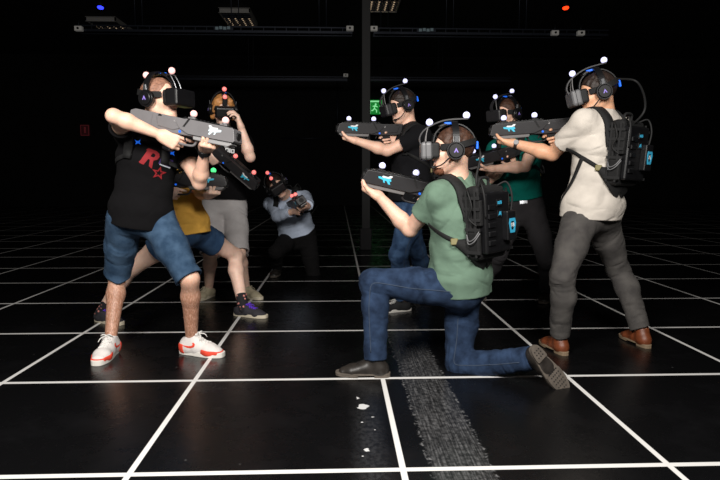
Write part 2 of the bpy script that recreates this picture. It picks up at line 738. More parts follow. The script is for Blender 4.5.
def add_hand(F, W, f, n, left, curls, thumb, spread=0.0, sc=1.0, far=None):
    """W wrist, f towards the knuckles, n out of the palm; curls: three bends (degrees) for each of four fingers"""
    f = nz(f)
    n = orth(n, f)
    s = np.cross(n, f) if left else np.cross(f, n)
    W = np.asarray(W, float)
    g = lambda x, y, z: W + (f * x + s * y + n * z) * sc
    kn = [(0.090, 0.033), (0.094, 0.011), (0.090, -0.011), (0.083, -0.032)]
    for x, y in kn:
        F.add(rcone(g(0.004, y * 0.45, 0), g(x, y, 0.0), 0.021 * sc, 0.0125 * sc), 0.016)
    F.add(rcone(g(0.02, 0.022, 0.004), g(0.055, 0.034, 0.012), 0.019 * sc, 0.014 * sc), 0.016)
    F.add(rcone(g(0.02, -0.02, 0.005), g(0.06, -0.028, 0.008), 0.017 * sc, 0.013 * sc), 0.016)
    LN = [(0.043, 0.027, 0.020), (0.048, 0.031, 0.021), (0.044, 0.029, 0.020), (0.035, 0.022, 0.018)]
    for i, (x, y) in enumerate(kn):
        p = g(x, y, 0)
        ang = 0.0
        sp = spread * (1.5 - i) * 0.09
        for j in range(3):
            ang += math.radians(curls[i][j])
            d = nz(f * math.cos(ang) + n * math.sin(ang) + s * sp)
            q = p + d * LN[i][j] * sc
            r0, r1 = (0.0102, 0.0092, 0.0086)[j], (0.0092, 0.0086, 0.0072)[j]
            F.add(rcone(p, q, r0 * sc, r1 * sc), 0.004)
            p = q
    t1, t2, t3 = g(0.018, 0.022, 0.006), g(0.045, 0.046, 0.014), None
    d = nz(f * thumb[0] + s * thumb[1] + n * thumb[2])
    t3 = t2 + d * 0.036 * sc
    d2 = nz(f * (thumb[0] + 0.2) + s * (thumb[1] - 0.5) + n * (thumb[2] + 0.2))
    t4 = t3 + d2 * 0.030 * sc
    F.add(rcone(t1, t2, 0.0165 * sc, 0.0125 * sc), 0.01)
    F.add(rcone(t2, t3, 0.0122 * sc, 0.0105 * sc), 0.004)
    F.add(rcone(t3, t4, 0.0105 * sc, 0.0085 * sc), 0.004)


GRIP = [(25, 35, 20), (62, 75, 45), (66, 78, 48), (66, 78, 48)]
FORE = [(50, 42, 30), (54, 46, 32), (56, 48, 32), (58, 48, 34)]
RELAX = [(20, 30, 20), (25, 35, 22), (28, 38, 25), (32, 40, 28)]

# ------------------------------------------------------------------ rifle
GL = 0.68


def gun_frame(muzzle, butt, up=(0, 0, 1)):
    x = nz(muzzle - butt)
    z = orth(V(*up), x)
    y = np.cross(z, x)
    o = muzzle - x * GL
    return o, x, y, z


def g_shell(bm):
    for s in (1, -1):
        bm_prism(bm, [(0.30, 0.028), (0.375, 0.045), (0.650, 0.045), (0.662, 0.040), (0.68, -0.018), (0.672, -0.027), (0.40, -0.033), (0.345, -0.014)], 'y', 0.0 if s > 0 else -0.042, 0.042 if s > 0 else 0.0, 0.002)


def g_receiver(bm):
    bm_prism(bm, [(0.15, 0.044), (0.33, 0.043), (0.40, 0.041), (0.42, -0.040), (0.30, -0.045), (0.21, -0.042), (0.15, -0.03)], 'y', -0.031, 0.031, 0.005)
    bm_prism(bm, [(0.18, 0.03), (0.30, 0.036), (0.345, -0.01), (0.30, -0.028), (0.2, -0.022)], 'y', -0.036, 0.036, 0.004)


def g_stock(bm):
    bm_prism(bm, [(0.0, 0.032), (0.03, 0.044), (0.19, 0.045), (0.19, -0.034), (0.13, -0.046), (0.07, -0.078), (0.0, -0.088)], 'y', -0.026, 0.026, 0.006)


def g_handguard(bm):
    bm_prism(bm, [(0.42, -0.026), (0.655, -0.022), (0.662, -0.038), (0.64, -0.052), (0.43, -0.055)], 'y', -0.031, 0.031, 0.004)


def g_rail(bm):
    bm_prism(bm, [(0.32, 0.040), (0.64, 0.041), (0.635, 0.052), (0.33, 0.051)], 'y', -0.012, 0.012, 0.002)
    for k in range(12):
        bm_box(bm, (0.345 + k * 0.024, 0, 0.053), (0.006, 0.012, 0.003))


def g_guard(bm):
    o = [(0.31, -0.04), (0.43, -0.04), (0.432, -0.064), (0.41, -0.088), (0.325, -0.088), (0.31, -0.07)]
    bm_tube(bm, [(x, 0, z) for x, z in o], 0.007, 6, 4)


def g_trigger(bm):
    bm_tube(bm, [(0.362, 0, -0.04), (0.358, 0, -0.055), (0.366, 0, -0.070)], 0.005, 6, 4)


def g_grip(bm):
    bm_prism(bm, [(0.256, -0.036), (0.320, -0.036), (0.298, -0.095), (0.290, -0.145), (0.236, -0.137), (0.244, -0.085)], 'y', -0.0165, 0.0165, 0.007)


def g_slot(bm, s):
    bm_prism(bm, [(0.385, 0.045), (0.398, 0.045), (0.372, 0.0), (0.360, 0.0)], 'y', 0.0415 * s, 0.0435 * s)


def g_plate(bm, s):
    bm_box(bm, (0.315, 0.0375 * s, 0.022), (0.018, 0.001, 0.005))


def g_button(bm, s):
    bm_cyl(bm, (0.342, 0.030 * s, -0.028), (0.342, 0.0345 * s, -0.028), 0.007, seg=12)


def g_port(bm, s):
    bm_cyl(bm, (0.20, 0.030 * s, 0.03), (0.20, 0.034 * s, 0.03), 0.012, seg=16)


def g_muzzle(bm):
    bm_cyl(bm, (0.655, 0, 0.008), (0.68, 0, 0.008), 0.022, 0.020, 20)


def ball_bm(r):
    def f(bm):
        bmesh.ops.create_uvsphere(bm, u_segments=24, v_segments=14, radius=r)
    return f


def mount_bm(bm):
    bm_cyl(bm, (0, 0, -0.024), (0, 0, -0.010), 0.016, 0.013, 18)
    bm_box(bm, (0, 0, -0.026), (0.022, 0.014, 0.004), 0.002)


LOGO_C = [(320, 245), (350, 240), (400, 252), (520, 250), (530, 290), (500, 285), (525, 335), (495, 335), (455, 290), (428, 290), (437, 325), (412, 320), (402, 285), (330, 270)]
LOGO_W = [(375, 240), (390, 222), (470, 228), (500, 205), (540, 207), (520, 238), (480, 250), (400, 250)]


def logo_mesh(poly, key, lift, s):
    def f(bm):
        pts = [(-(x - 430) / 2700, -(y - 270) / 2700) for x, y in poly]
        bm_prism(bm, pts, 'y', s * 0.0418, s * (0.0425 + lift))
    return cached(key + '_%d' % s, f)


def make_gun(name, label, fr, ball_m, shell_m=DARKP, guard_m=MIDP, stock_m=None, logo=(CYAN, WHITEPR), ball_m2=None, group='laser tag rifles'):
    o, x, y, z = fr
    t = thing(name, label, 'toy rifle', frame(o, x, y, z), group)
    W = world_of(t)
    stock_m = stock_m or shell_m
    link('shell', cached('gun_shell', g_shell), shell_m, t)
    link('receiver', cached('gun_receiver', g_receiver), stock_m, t)
    link('stock', cached('gun_stock', g_stock), stock_m, t)
    link('handguard', cached('gun_handguard', g_handguard), guard_m, t)
    link('top_rail', cached('gun_rail', g_rail), BLACKP, t)
    link('trigger_guard', cached('gun_guard', g_guard), shell_m, t)
    link('trigger', cached('gun_trigger', g_trigger), RUBBER, t)
    link('grip', cached('gun_grip', g_grip), BLACKP, t)
    for nm, fn, m in (('slot', g_slot, RUBBER), ('plate', g_plate, LIGHTP), ('button', g_button, BLUELED), ('port', g_port, RUBBER)):
        for s in (1, -1):
            link(nm, cached('gun_%s_%d' % (nm, s), lambda bm: fn(bm, s)), m, t)
    link('muzzle', cached('gun_muzzle', g_muzzle), RUBBER, t)
    for k, bx in enumerate((GL - 0.10, GL - 0.297)):
        T = Matrix.Translation((bx, 0, 0.080))
        link('ball_mount', cached('ball_mount', mount_bm), shell_m, t).matrix_basis = T
        b = link('tracking_ball', cached('gun_ball', ball_bm(0.0185), True), ball_m if k == 0 or ball_m2 is None else ball_m2, t)
        b.matrix_basis = T
        b['label'] = 'glowing ball'
    for poly, key, m, lift in ((LOGO_C, 'logo_figure', logo[0], 0.0), (LOGO_W, 'logo_wing', logo[1], 0.0006)):
        for s in (1, -1):
            link(key, logo_mesh(poly, key, lift, s), m, t).matrix_basis = Matrix.Translation((GL - 0.125, 0, 0.012))
    return t


def on_gun(fr, x, y, z):
    o, X, Y, Z = fr
    return o + X * x + Y * y + Z * z


def grip_wrist(fr, left=False, dx=0.0):
    """wrist, palm direction and palm normal of a hand closed on the pistol grip"""
    s = 1 if left else -1
    o, X, Y, Z = fr
    f = nz(X * 0.92 - Z * 0.18 - Y * s * 0.12)
    n = -Y * s
    return on_gun(fr, 0.200 + dx, 0.024 * s, -0.070), f, n


def fore_wrist(fr, x=0.55, left=True):
    """hand cradling the handguard from below"""
    s = 1 if left else -1
    o, X, Y, Z = fr
    f = nz(-Y * s * 0.72 + X * 0.62 + Z * 0.16)
    n = nz(Z)
    p = on_gun(fr, x, 0.006 * s, -0.074)
    return p - f * 0.068, f, n


# ------------------------------------------------------------------ shoes (built at the origin: x to the toe, z up, sole at 0)
def shoe_upper(high, wide=1.0, infl=0.0):
    F = Field()
    c = [((-0.042, 0, 0.036), (0.034, 0.040)), ((0.045, 0, 0.040), (0.040, 0.044)), ((0.125, 0, 0.028), (0.047, 0.034)), ((0.172, 0, 0.022), (0.038, 0.025))]
    for (a, ra), (b, rb) in zip(c, c[1:]):
        F.add(clipped(ellseg(a, b, V(0, 1, 0), (ra[0] * wide + infl, ra[1] + infl), (rb[0] * wide + infl, rb[1] + infl), 1.0), (V(0, 0, 0.014), V(0, 0, -1))), 0.02)
    F.add(rcone((-0.02, 0, 0.05), (0.005, 0, high), 0.044 + infl, 0.040 + infl), 0.025)
    F.add(rcone((0.03, 0, 0.06), (0.012, 0, high), 0.030 + infl, 0.026 + infl), 0.02)
    F.cut(V(0, 0, high), nz(V(-0.25, 0, 1)))
    F.sub(rcone((-0.004, 0, high - 0.02), (-0.004, 0, high + 0.05), 0.033, 0.034))
    return F


def sole_outline(grow=0.0):
    L = []
    for i in range(40):
        g = 2 * math.pi * i / 40
        x = 0.066 + (0.146 + grow) * math.cos(g)
        t = (x + 0.08) / 0.292
        w = 0.035 + 0.016 * max(0, math.sin(math.pi * min(1, max(0, (t - 0.30) / 0.85)))) + 0.003 * math.cos(6 * t) + grow
        L.append((x, w * (1 if math.sin(g) > 0 else -1) * abs(math.sin(g)) ** 0.55))
    return L


def sole_flat(bm, h=0.026):
    bm_prism(bm, sole_outline(), 'z', 0.0, h, 0.004)


def sole_boot(bm):
    bm_prism(bm, sole_outline(0.004), 'z', 0.012, 0.024, 0.003)
    o = [p for p in sole_outline(0.003)]
    bm_prism(bm, [p for p in o if p[0] < 0.0] + [(0.0, -0.034), (0.0, 0.034)][::1], 'z', 0.0, 0.014, 0.0)
    bm_prism(bm, [(x, y) for x, y in o if x > 0.06], 'z', 0.004, 0.014, 0.0)


def order_poly(p):
    cx = sum(q[0] for q in p) / len(p)
    cy = sum(q[1] for q in p) / len(p)
    return sorted(p, key=lambda q: math.atan2(q[1] - cy, q[0] - cx))


def sole_boot2(bm):
    bm_prism(bm, sole_outline(0.004), 'z', 0.012, 0.024, 0.003)
    o = sole_outline(0.003)
    bm_prism(bm, order_poly([p for p in o if p[0] < 0.0] + [(0.002, -0.03), (0.002, 0.03)]), 'z', 0.0, 0.0125)
    bm_prism(bm, order_poly([p for p in o if p[0] > 0.07]), 'z', 0.005, 0.0125)


def sole_studs(bm):
    for i in range(6):
        for j in range(-2, 3):
            x, y = 0.085 + i * 0.02, j * 0.014
            if abs(y) < 0.036 - 0.010 * (i > 4):
                bm_cyl(bm, (x, y, 0.003), (x, y, 0.006), 0.0035, seg=8)


def heel_studs(bm):
    for i in range(3):
        for j in range(-1, 2):
            bm_cyl(bm, (-0.055 + i * 0.018, j * 0.016, -0.002), (-0.055 + i * 0.018, j * 0.016, 0.001), 0.0035, seg=8)


SHOES = {}


def shoe_kit(kind):
    if kind in SHOES:
        return SHOES[kind]
    high = {'runner': 0.098, 'skate': 0.085, 'boot': 0.128, 'derby': 0.125}[kind]
    F = shoe_upper(high)
    me, vf = F.mesh('shoe_' + kind, 0.004)
    bvh = bvh_of(vf)
    bm = bmesh.new()
    rows = {'runner': 5, 'skate': 5, 'boot': 4, 'derby': 4}[kind]
    for r in range(rows):
        x0 = 0.042 + r * 0.017
        for d in (-1, 1):
            pts = []
            for k in range(7):
                t = k / 6 * 2 - 1
                h = bvh.ray_cast(Vector((x0 + 0.008 * d * t, 0.021 * t, 0.3)), Vector((0, 0, -1)))[0]
                if h:
                    pts.append(np.array(h) + V(0, 0, 0.002))
            if len(pts) > 3:
                bm_tube(bm, pts, 0.003 if kind in ('runner', 'skate') else 0.002, 6, 2)
    if kind in ('runner', 'skate'):
        h = bvh.ray_cast(Vector((0.045, 0, 0.3)), Vector((0, 0, -1)))[0]
        h = np.array(h)
        for s in (1, -1):
            bm_tube(bm, [h + V(0, 0, 0.003), h + V(0.012, 0.018 * s, 0.010), h + V(0.004, 0.032 * s, 0.0), h + V(-0.004, 0.014 * s, 0.004), h + V(0, 0, 0.003)], 0.0026, 6, 4)
            bm_tube(bm, [h + V(0, 0, 0.003), h + V(0.03, 0.022 * s, -0.004), h + V(0.036, 0.036 * s, -0.022)], 0.0026, 6, 4)
    lace = mesh_bm('laces_' + kind, bm)
    trims = []
    if kind == 'runner':
        for nm, x0, x1, zt in (('toe_guard', 0.085, 0.3, 0.050), ('heel_guard', -0.3, -0.030, 0.058)):
            G = shoe_upper(high, infl=0.004)
            G.cut(V(x0, 0, 0.03), nz(V(-1, 0, 0.35)))
            G.cut(V(x1, 0, 0.0), V(1, 0, 0))
            G.cut(V(0, 0, zt), V(0.10 if nm == 'toe_guard' else 0, 0, 1))
            trims.append((nm, G.mesh(nm, 0.004)[0]))
        sw = [(-0.035, 0.055), (0.0, 0.043), (0.02, 0.042), (0.045, 0.05), (0.05, 0.062), (0.04, 0.07), (0.03, 0.069), (0.035, 0.06), (0.028, 0.054), (0.01, 0.052)]
        bm = bmesh.new()
        for s in (1, -1):
            decal(bm, [sw], lambda p: Vector((p[0], 0.2 * s, p[1])), Vector((0, -s, 0)), bvh, 0.0022, 0.006)
        trims.append(('swoosh', mesh_bm('swoosh', bm)))
    SHOES[kind] = (me, lace, trims)
    return SHOES[kind]


def decal(bm, polys, to3d, direction, bvh, lift, cell):
    """flat print shapes draped over a surface: polygons triangulated, subdivided and dropped on the mesh"""
    for poly in polys:
        outer, holes = (poly, []) if not isinstance(poly, dict) else (poly['o'], poly['h'])
        b = bmesh.new()
        loops = [outer] + holes
        es = []
        for lp in loops:
            vs = [b.verts.new((p[0], p[1], 0)) for p in lp]
            for i in range(len(vs)):
                es.append(b.edges.new((vs[i], vs[(i + 1) % len(vs)])))
        bmesh.ops.triangle_fill(b, use_beauty=True, edges=es)
        for _ in range(5):
            le = [e for e in b.edges if e.calc_length() > cell]
            if not le:
                break
            bmesh.ops.subdivide_edges(b, edges=le, cuts=1)
        bmesh.ops.triangulate(b, faces=b.faces)
        mp = {}
        for v in b.verts:
            o = to3d((v.co.x, v.co.y))
            h = bvh.ray_cast(o, direction)[0]
            if h is not None:
                mp[v.index if False else v] = bm.verts.new(h - direction.normalized() * lift)
        for f in b.faces:
            if all(v in mp for v in f.verts):
                try:
                    bm.faces.new([mp[v] for v in f.verts])
                except ValueError:
                    pass
        b.free()


def put_shoe(person, kind, O, fwd, up, mats, sole_m, lace_m, trim_m=None, label=None, studs=False):
    X = nz(fwd)
    Z = orth(up, X)
    Y = np.cross(Z, X)
    me, lace, trims = shoe_kit(kind)
    M = frame(O, X, Y, Z)
    if kind == 'runner':
        M = M @ Matrix.Diagonal((1.04, 1.06, 1.22, 1))
    s = link('shoe', me, mats, person, M)
    if label:
        s['label'] = label
    if kind in ('boot', 'derby'):
        so = link('sole', cached('sole_boot', sole_boot2), sole_m, s)
        if studs:
            link('sole_tread', cached('sole_tread', sole_studs), RUBBER, s)
            link('heel_tread', cached('heel_tread', heel_studs), RUBBER, s)
    else:
        so = link('sole', cached('sole_' + kind, sole_flat), sole_m, s)
    l = link('laces', lace, lace_m, s)
    for nm, tm in trims:
        link(nm, tm, trim_m, s)
    return s


# ------------------------------------------------------------------ people
def make_person(sp):
    sk = Sk()
    sk.J = {}
    sk.limb = sp.get('limb', 0.0)
    sk.bulk = sp.get('bulk', 1.0)
    sk.depth = sp.get('depth', 1.0)
    sk.pel, sk.neck, sk.hd = sp['pel'], sp['neck'], sp['head']
    hf, sf = nz(V(*sp['hipf'], 0)), nz(V(*sp['chestf'], 0))
    sk.hf, sk.sf = hf, sf
    up = nz(sk.neck - sk.pel)
    sk.up = up
    sk.hl = nz(V(-hf[1], hf[0], 0) + V(0, 0, sp.get('hiproll', 0)))
    sk.sl = orth(V(-sf[1], sf[0], sp.get('shroll', 0)), up)
    sk.cf = np.cross(sk.sl, up)
    sk.bow = -sk.cf * sp.get('bow', 0.02)
    sk.Hf = nz(sp['headf'])
    sk.Hu = orth(sp.get('headu', (0, 0, 1)), sk.Hf)
    sk.Hl = np.cross(sk.Hu, sk.Hf)
    for s, g in (('L', 1), ('R', -1)):
        sk.J[s + 'hip'] = sk.pel + sk.hl * 0.088 * g - up * 0.03
        sk.J[s + 'sh'] = sk.neck + sk.sl * 0.172 * g * sk.bulk - up * 0.062 + V(*sp.get(s + 'shoff', (0, 0, 0)))
        an = sp[s + 'foot'][0] + nz(sp[s + 'foot'][2]) * 0.085
        sk.J[s + 'an'] = an
        sk.J[s + 'kn'] = ik(sk.J[s + 'hip'], an, THIGH * sp.get('thigh', 1), SHIN, sp[s + 'knee'], sk.hf, sp.get('kneew', 20))
        sk.J[s + 'wr'] = sp[s + 'hand'][0]
        sk.J[s + 'el'] = ik(sk.J[s + 'sh'], sk.J[s + 'wr'], UARM, FARM, sp[s + 'elbow'], sp.get('elbias'), 20 if 'elbias' in sp else 0)
    base = V(sk.pel[0], sk.pel[1], 0)
    # ---- body
    F = Field()
    add_torso(F, sk, [-0.006] * 6)
    add_shoulders(F, sk, -0.006)
    for s in 'LR':
        add_arm(F, sk, s)
        add_leg(F, sk, s)
        W, f, n, cur, th = sp[s + 'hand']
        add_hand(F, W, f, n, s == 'L', cur, th)
        O, ff, fu = sp[s + 'foot']
        a = sk.J[s + 'an']
        F.add(rcone(a, O + nz(ff) * 0.10 + nz(fu) * 0.034, 0.031, 0.018), 0.01)
        F.add(rcone(a - nz(fu) * 0.01, O - nz(ff) * 0.03 + nz(fu) * 0.035, 0.030, 0.024), 0.01)
    add_head(F, sk)
    me, vf = F.mesh('person_body', 0.004, base)
    p = link('person', me, sp['skin'])
    p.matrix_basis = Matrix.Translation(Vector(base))
    tag(p, sp['label'], 'person', 'players in the arena')
    T = p.matrix_basis
    lk = lambda nm, m, mt: link(nm, m, mt, p)
    # ---- hair
    c, f, l, u = sk.hd, sk.Hf, sk.Hl, sk.Hu
    R = np.array([f, l, u])
    H = Field()
    g = lambda x, y, z: c + f * x + l * y + u * z
    hz = sp.get('hairz', 0.0)
    H.add(ell(g(-0.016, 0, 0.030), R, (0.104 + hz, 0.084 + hz, 0.094 + hz)), 0.01)
    if sp.get('longhair'):
        for s in (1, -1):
            H.add(rcone(g(-0.03, 0.062 * s, 0.02), g(-0.01, 0.082 * s, -0.07), 0.034, 0.022), 0.03)
            H.add(rcone(g(0.05, 0.05 * s, 0.07), g(0.035, 0.078 * s, -0.01), 0.026, 0.016), 0.03)
    H.disp(folds(sp['seed'], 70, 0.003))
    H.disp(folds(sp['seed'] + 1, 180, 0.0012))
    if not sp.get('longhair'):
        H.cut(c + (f * 0.75 - u * 0.66) * 0.014, f * 0.75 - u * 0.66)
    else:
        H.cut(g(0.062, 0, 0), f * 0.97 - u * 0.25)
    lk('hair', H.mesh('hair', 0.0045, base)[0], sp['hair'])
    if sp.get('beard'):
        Bd = Field()
        Bd.add(ell(g(0.066, 0, -0.100), R, (0.035, 0.037, 0.030)), 0.03)
        Bd.add(ell(g(0.088, 0, -0.078), R, (0.014, 0.028, 0.012)), 0.01)
        for s in (1, -1):
            Bd.add(rcone(g(0.0, 0.058 * s, -0.045), g(0.058, 0.020 * s, -0.1), 0.0185, 0.0215), 0.03)
        Bd.disp(folds(sp['seed'] + 3, 200, 0.001))
        Bd.sub(ell(g(0.098, 0, -0.073), R, (0.02, 0.02, 0.0085)))
        lk('beard', Bd.mesh('beard', 0.004, base)[0], sp['beard'])
    # ---- shirt
    S = Field()
    e = sp.get('shirt_e', [0.026, 0.024, 0.030, 0.018, 0.014, 0.004])
    add_torso(S, sk, e, flare=sp.get('flare', 0.018))
    r0 = (TOR[1][0] * sk.bulk + e[1], TOR[1][1] * sk.bulk * sk.depth + e[1] + sp.get('flare', 0.018))
    S.add(ellseg(torso_pts(sk)[1], sk.pel - up * 0.22, sk.hl, r0, (r0[0] - 0.004, r0[1])), 0.02)
    add_shoulders(S, sk, 0.010)
    sl = sp.get('sleeve', 0.62)
    for s in 'LR':
        a, b, w = sk.J[s + 'sh'], sk.J[s + 'el'], sk.J[s + 'wr']
        if sl <= 1:
            end = a + (b - a) * sl
            S.add(clipped(rcone(a, b, 0.068, 0.072), (end, b - a)), 0.03)
        else:
            end = b + (w - b) * (sl - 1)
            S.add(rcone(a, b, 0.066, 0.056), 0.03)
            S.add(clipped(rcone(b, w, 0.056, 0.044), (end, w - b)), 0.03)
    fa, ff_ = sp.get('folds', (0.0075, 15))
    S.disp(folds(sp['seed'] + 7, ff_, fa))
    S.disp(ridged(sp['seed'] + 8, ff_ * 1.25, fa * 0.8, (up + sk.sl * 0.6, 0.55)))
    S.disp(ridged(sp['seed'] + 12, ff_ * 1.6, fa * 0.5, (up - sk.sl * 0.8, 0.5)))
    hem = sk.pel - up * sp.get('hem', 0.03)
    S.cut(hem, -up + sk.cf * sp.get('hemtilt', 0.0))
    for s in 'LR':
        a, b, w = sk.J[s + 'sh'], sk.J[s + 'el'], sk.J[s + 'wr']
        if sl <= 1:
            end = a + (b - a) * sl
            d = nz(b - a)
            S.sub(rcone(end - d * 0.05, end + d * 0.05, 0.052, 0.064))
    nd = nz(sk.hd - sk.neck)
    S.sub(rcone(sk.neck + nd * 0.018 + sk.cf * 0.006, sk.neck + nd * 0.12, 0.062, 0.085))
    me, svf = S.mesh('shirt', 0.005, base)
    shirt = lk(sp['shirt_name'], me, sp['shirt'])
    # ---- trousers or shorts
    P = Field()
    pe = sp.get('pants_e', (0.014, 0.014, 0.014, 0.022))
    waist = sk.pel + up * 0.11
    add_torso(P, sk, [0.012, 0.012, 0.01, 0, 0, 0], 0, 2, ((waist, up),))
    for s in 'LR':
        a, b, w = sk.J[s + 'hip'], sk.J[s + 'kn'], sk.J[s + 'an']
        back = nz(-sk.hf + V(0, 0, -0.2))
        P.add(ell(a + back * 0.045 - up * 0.01, np.eye(3), (0.088, 0.088, 0.088)), 0.05)
        if sp['short']:
            end = a + (b - a) * sp['short']
            add_leg(P, sk, s, pe, ((end, b - a),), 0.03)
            P.disp(ring_folds(a, b, 0.004, 0.02, sp['short'] - 0.03, 5, sp['seed']))
        else:
            end = b + (w - b) * sp.get('cuff', 0.93)
            add_leg(P, sk, s, pe, ((end, w - b),), 0.03)
            P.disp(ring_folds(b, w, sp.get('crease', 0.006), 0.40, 1.08, 7, sp['seed']))
            P.disp(ring_folds(b, w, sp.get('crease', 0.006), -0.25, 0.25, 9, sp['seed'] + 2))
            P.disp(ring_folds(a, b, sp.get('crease', 0.006) * 0.8, -0.15, 0.6, 6, sp['seed'] + 4))
    P.disp(folds(sp['seed'] + 9, 18, 0.003))
    for s in 'LR':
        a, b, w = sk.J[s + 'hip'], sk.J[s + 'kn'], sk.J[s + 'an']
        if sp['short']:
            end = a + (b - a) * sp['short']
            d = nz(b - a)
            t_ = sp['short']
            ro = lambda t: (0.077 + pe[1] + (0.056 + pe[2] - 0.077 - pe[1]) * (t - 0.5) * 2) if t > 0.5 else (0.094 + pe[0] + (0.077 + pe[1] - 0.094 - pe[0]) * t * 2)
            P.sub(rcone(end - d * 0.05, end + d * 0.03, ro(t_ - 0.115) - 0.013, ro(min(1, t_ + 0.07)) - 0.012))
    me, pvf = P.mesh('trousers', 0.005, base)
    pants = lk(sp['pants_name'], me, sp['pants'])
    if sp.get('seam'):
        bv = bvh_of(pvf)
        for s, g_ in (('L', 1), ('R', -1)):
            a, b, w = sk.J[s + 'hip'], sk.J[s + 'kn'], sk.J[s + 'an']
            for lat0, nm in ((sk.hl * g_, 'side_seam'), (-sk.hl * g_, 'inner_seam')):
                hits = []
                tn = sp['short'] * 0.97 if sp['short'] else 1.88
                for q in np.linspace(0.02 if nm == 'side_seam' else 0.3, tn, 40):
                    o = a + (b - a) * q if q < 1 else b + (w - b) * (q - 1)
                    ax = nz(b - a) * (1 - np.clip(q - 0.5, 0, 1)) + nz(w - b) * np.clip(q - 0.5, 0, 1)
                    lat = orth(lat0, nz(ax))
                    h = cast(bv, o + lat * 0.3, o) if nm == 'side_seam' else cast(bv, o + lat * 0.115, o)
                    if h:
                        hits.append((h[0] - base, h[1]))
                if len(hits) > 8:
                    hits = smooth_hits(hits)
                    hits = [(p_ - n_ * 0.0025, n_) for p_, n_ in hits]
                    bm = bmesh.new()
                    strip(bm, hits, [0.0045] * len(hits), 0.002)
                    link(nm, mesh_bm(nm, bm), sp['seam'], pants)
    # ---- shoes
    for s in 'LR':
        O, ff, fu = sp[s + 'foot']
        put_shoe(p, sp['shoe'][0], O, ff, fu, sp['shoe'][1], sp['shoe'][2], sp['shoe'][3], sp['shoe'][4] if len(sp['shoe']) > 4 else None, sp.get('shoelabel'), sp.get('studs', False))
        if sp.get('sock'):
            K = Field()
            a, b = sk.J[s + 'an'], sk.J[s + 'kn']
            d = nz(b - a)
            K.add(rcone(a - d * 0.03, a + d * 0.095, 0.041, 0.0445), 0.01)
            K.cut(a + d * 0.09, d)
            so = lk('sock', K.mesh('sock', 0.004, base)[0], sp['sock'])
            so['label'] = sp.get('socklabel', 'patterned sock')
    return p, sk, svf, pvf, base


# ------------------------------------------------------------------ headset and headphones
def head_matrix(sk):
    return frame(sk.hd, sk.Hf, sk.Hl, sk.Hu)


def h_visor(bm):
    bm_box(bm, (0.136, 0, -0.002), (0.032, 0.080, 0.047), 0.018, seg=3)


def h_visor_big(bm):
    bm_box(bm, (0.138, 0, -0.002), (0.040, 0.086, 0.047), 0.012, seg=3)


def h_mask(bm):
    bm_box(bm, (0.092, 0, -0.001), (0.024, 0.072, 0.042), 0.014, seg=3)


def h_ribs(bm):
    for k in range(2):
        bm_box(bm, (0.112 + k * 0.030, 0, -0.002), (0.0022, 0.0808, 0.0478), 0.0015)


def h_strap(bm):
    pts = []
    for k in range(25):
        g = math.radians(50 + 260 * k / 24)
        pts.append((-0.010 + 0.118 * math.cos(g), 0.094 * math.sin(g), 0.014 + 0.03 * max(0, -math.cos(g))))
    bm_tube(bm, pts, 0, 4, 2, flat=(0.003, 0.016))


def h_top(bm):
    pts = [(0.10, 0, 0.045), (0.085, 0, 0.09), (0.05, 0, 0.122), (0.0, 0, 0.136), (-0.06, 0, 0.124), (-0.105, 0, 0.085), (-0.122, 0, 0.045)]
    bm_tube(bm, pts, 0, 4, 6, flat=(0.003, 0.016))
    bm_box(bm, (0.045, 0, 0.131), (0.022, 0.02, 0.008), 0.004, Matrix.Rotation(0.35, 3, 'Y'))


def h_arc(bm):
    bm_tube(bm, [(0.166, 0, 0.035), (0.170, 0, 0.068), (0.150, 0, 0.103), (0.105, 0, 0.132), (0.03, 0, 0.156), (-0.085, 0, 0.160)], 0, 4, 6, flat=(0.0035, 0.014))


def h_strut(bm):
    for s in (1, -1):
        bm_tube(bm, [(0.140, 0.030 * s, 0.035), (0.136, 0.022 * s, 0.08), (0.126, 0.012 * s, 0.120)], 0.003, 6, 4)


def h_mast(bm):
    bm_box(bm, (0.10, 0, 0.075), (0.014, 0.02, 0.03), 0.004)
    bm_tube(bm, [(0.10, 0, 0.08), (0.09, 0, 0.11), (0.07, 0, 0.155)], 0.008, 8, 4)


def h_twin(bm):
    for s in (1, -1):
        bm_tube(bm, [(0.13, 0.022 * s, 0.045), (0.115, 0.022 * s, 0.085), (0.09, 0.022 * s, 0.126)], 0.0035, 6, 4)
    bm_tube(bm, [(0.09, 0.022, 0.126), (0.085, 0, 0.130), (0.09, -0.022, 0.126)], 0.0035, 6, 4)
    bm_tube(bm, [(0.02, 0, 0.134), (-0.04, 0, 0.142), (-0.09, 0, 0.115)], 0.004, 6, 4)


def h_led(bm):
    bm_box(bm, (0.02, 0.012, 0.139), (0.02, 0.008, 0.006), 0.003)


def h_led_rear(bm):
    bm_box(bm, (-0.128, 0.03, 0.02), (0.006, 0.008, 0.02), 0.003)


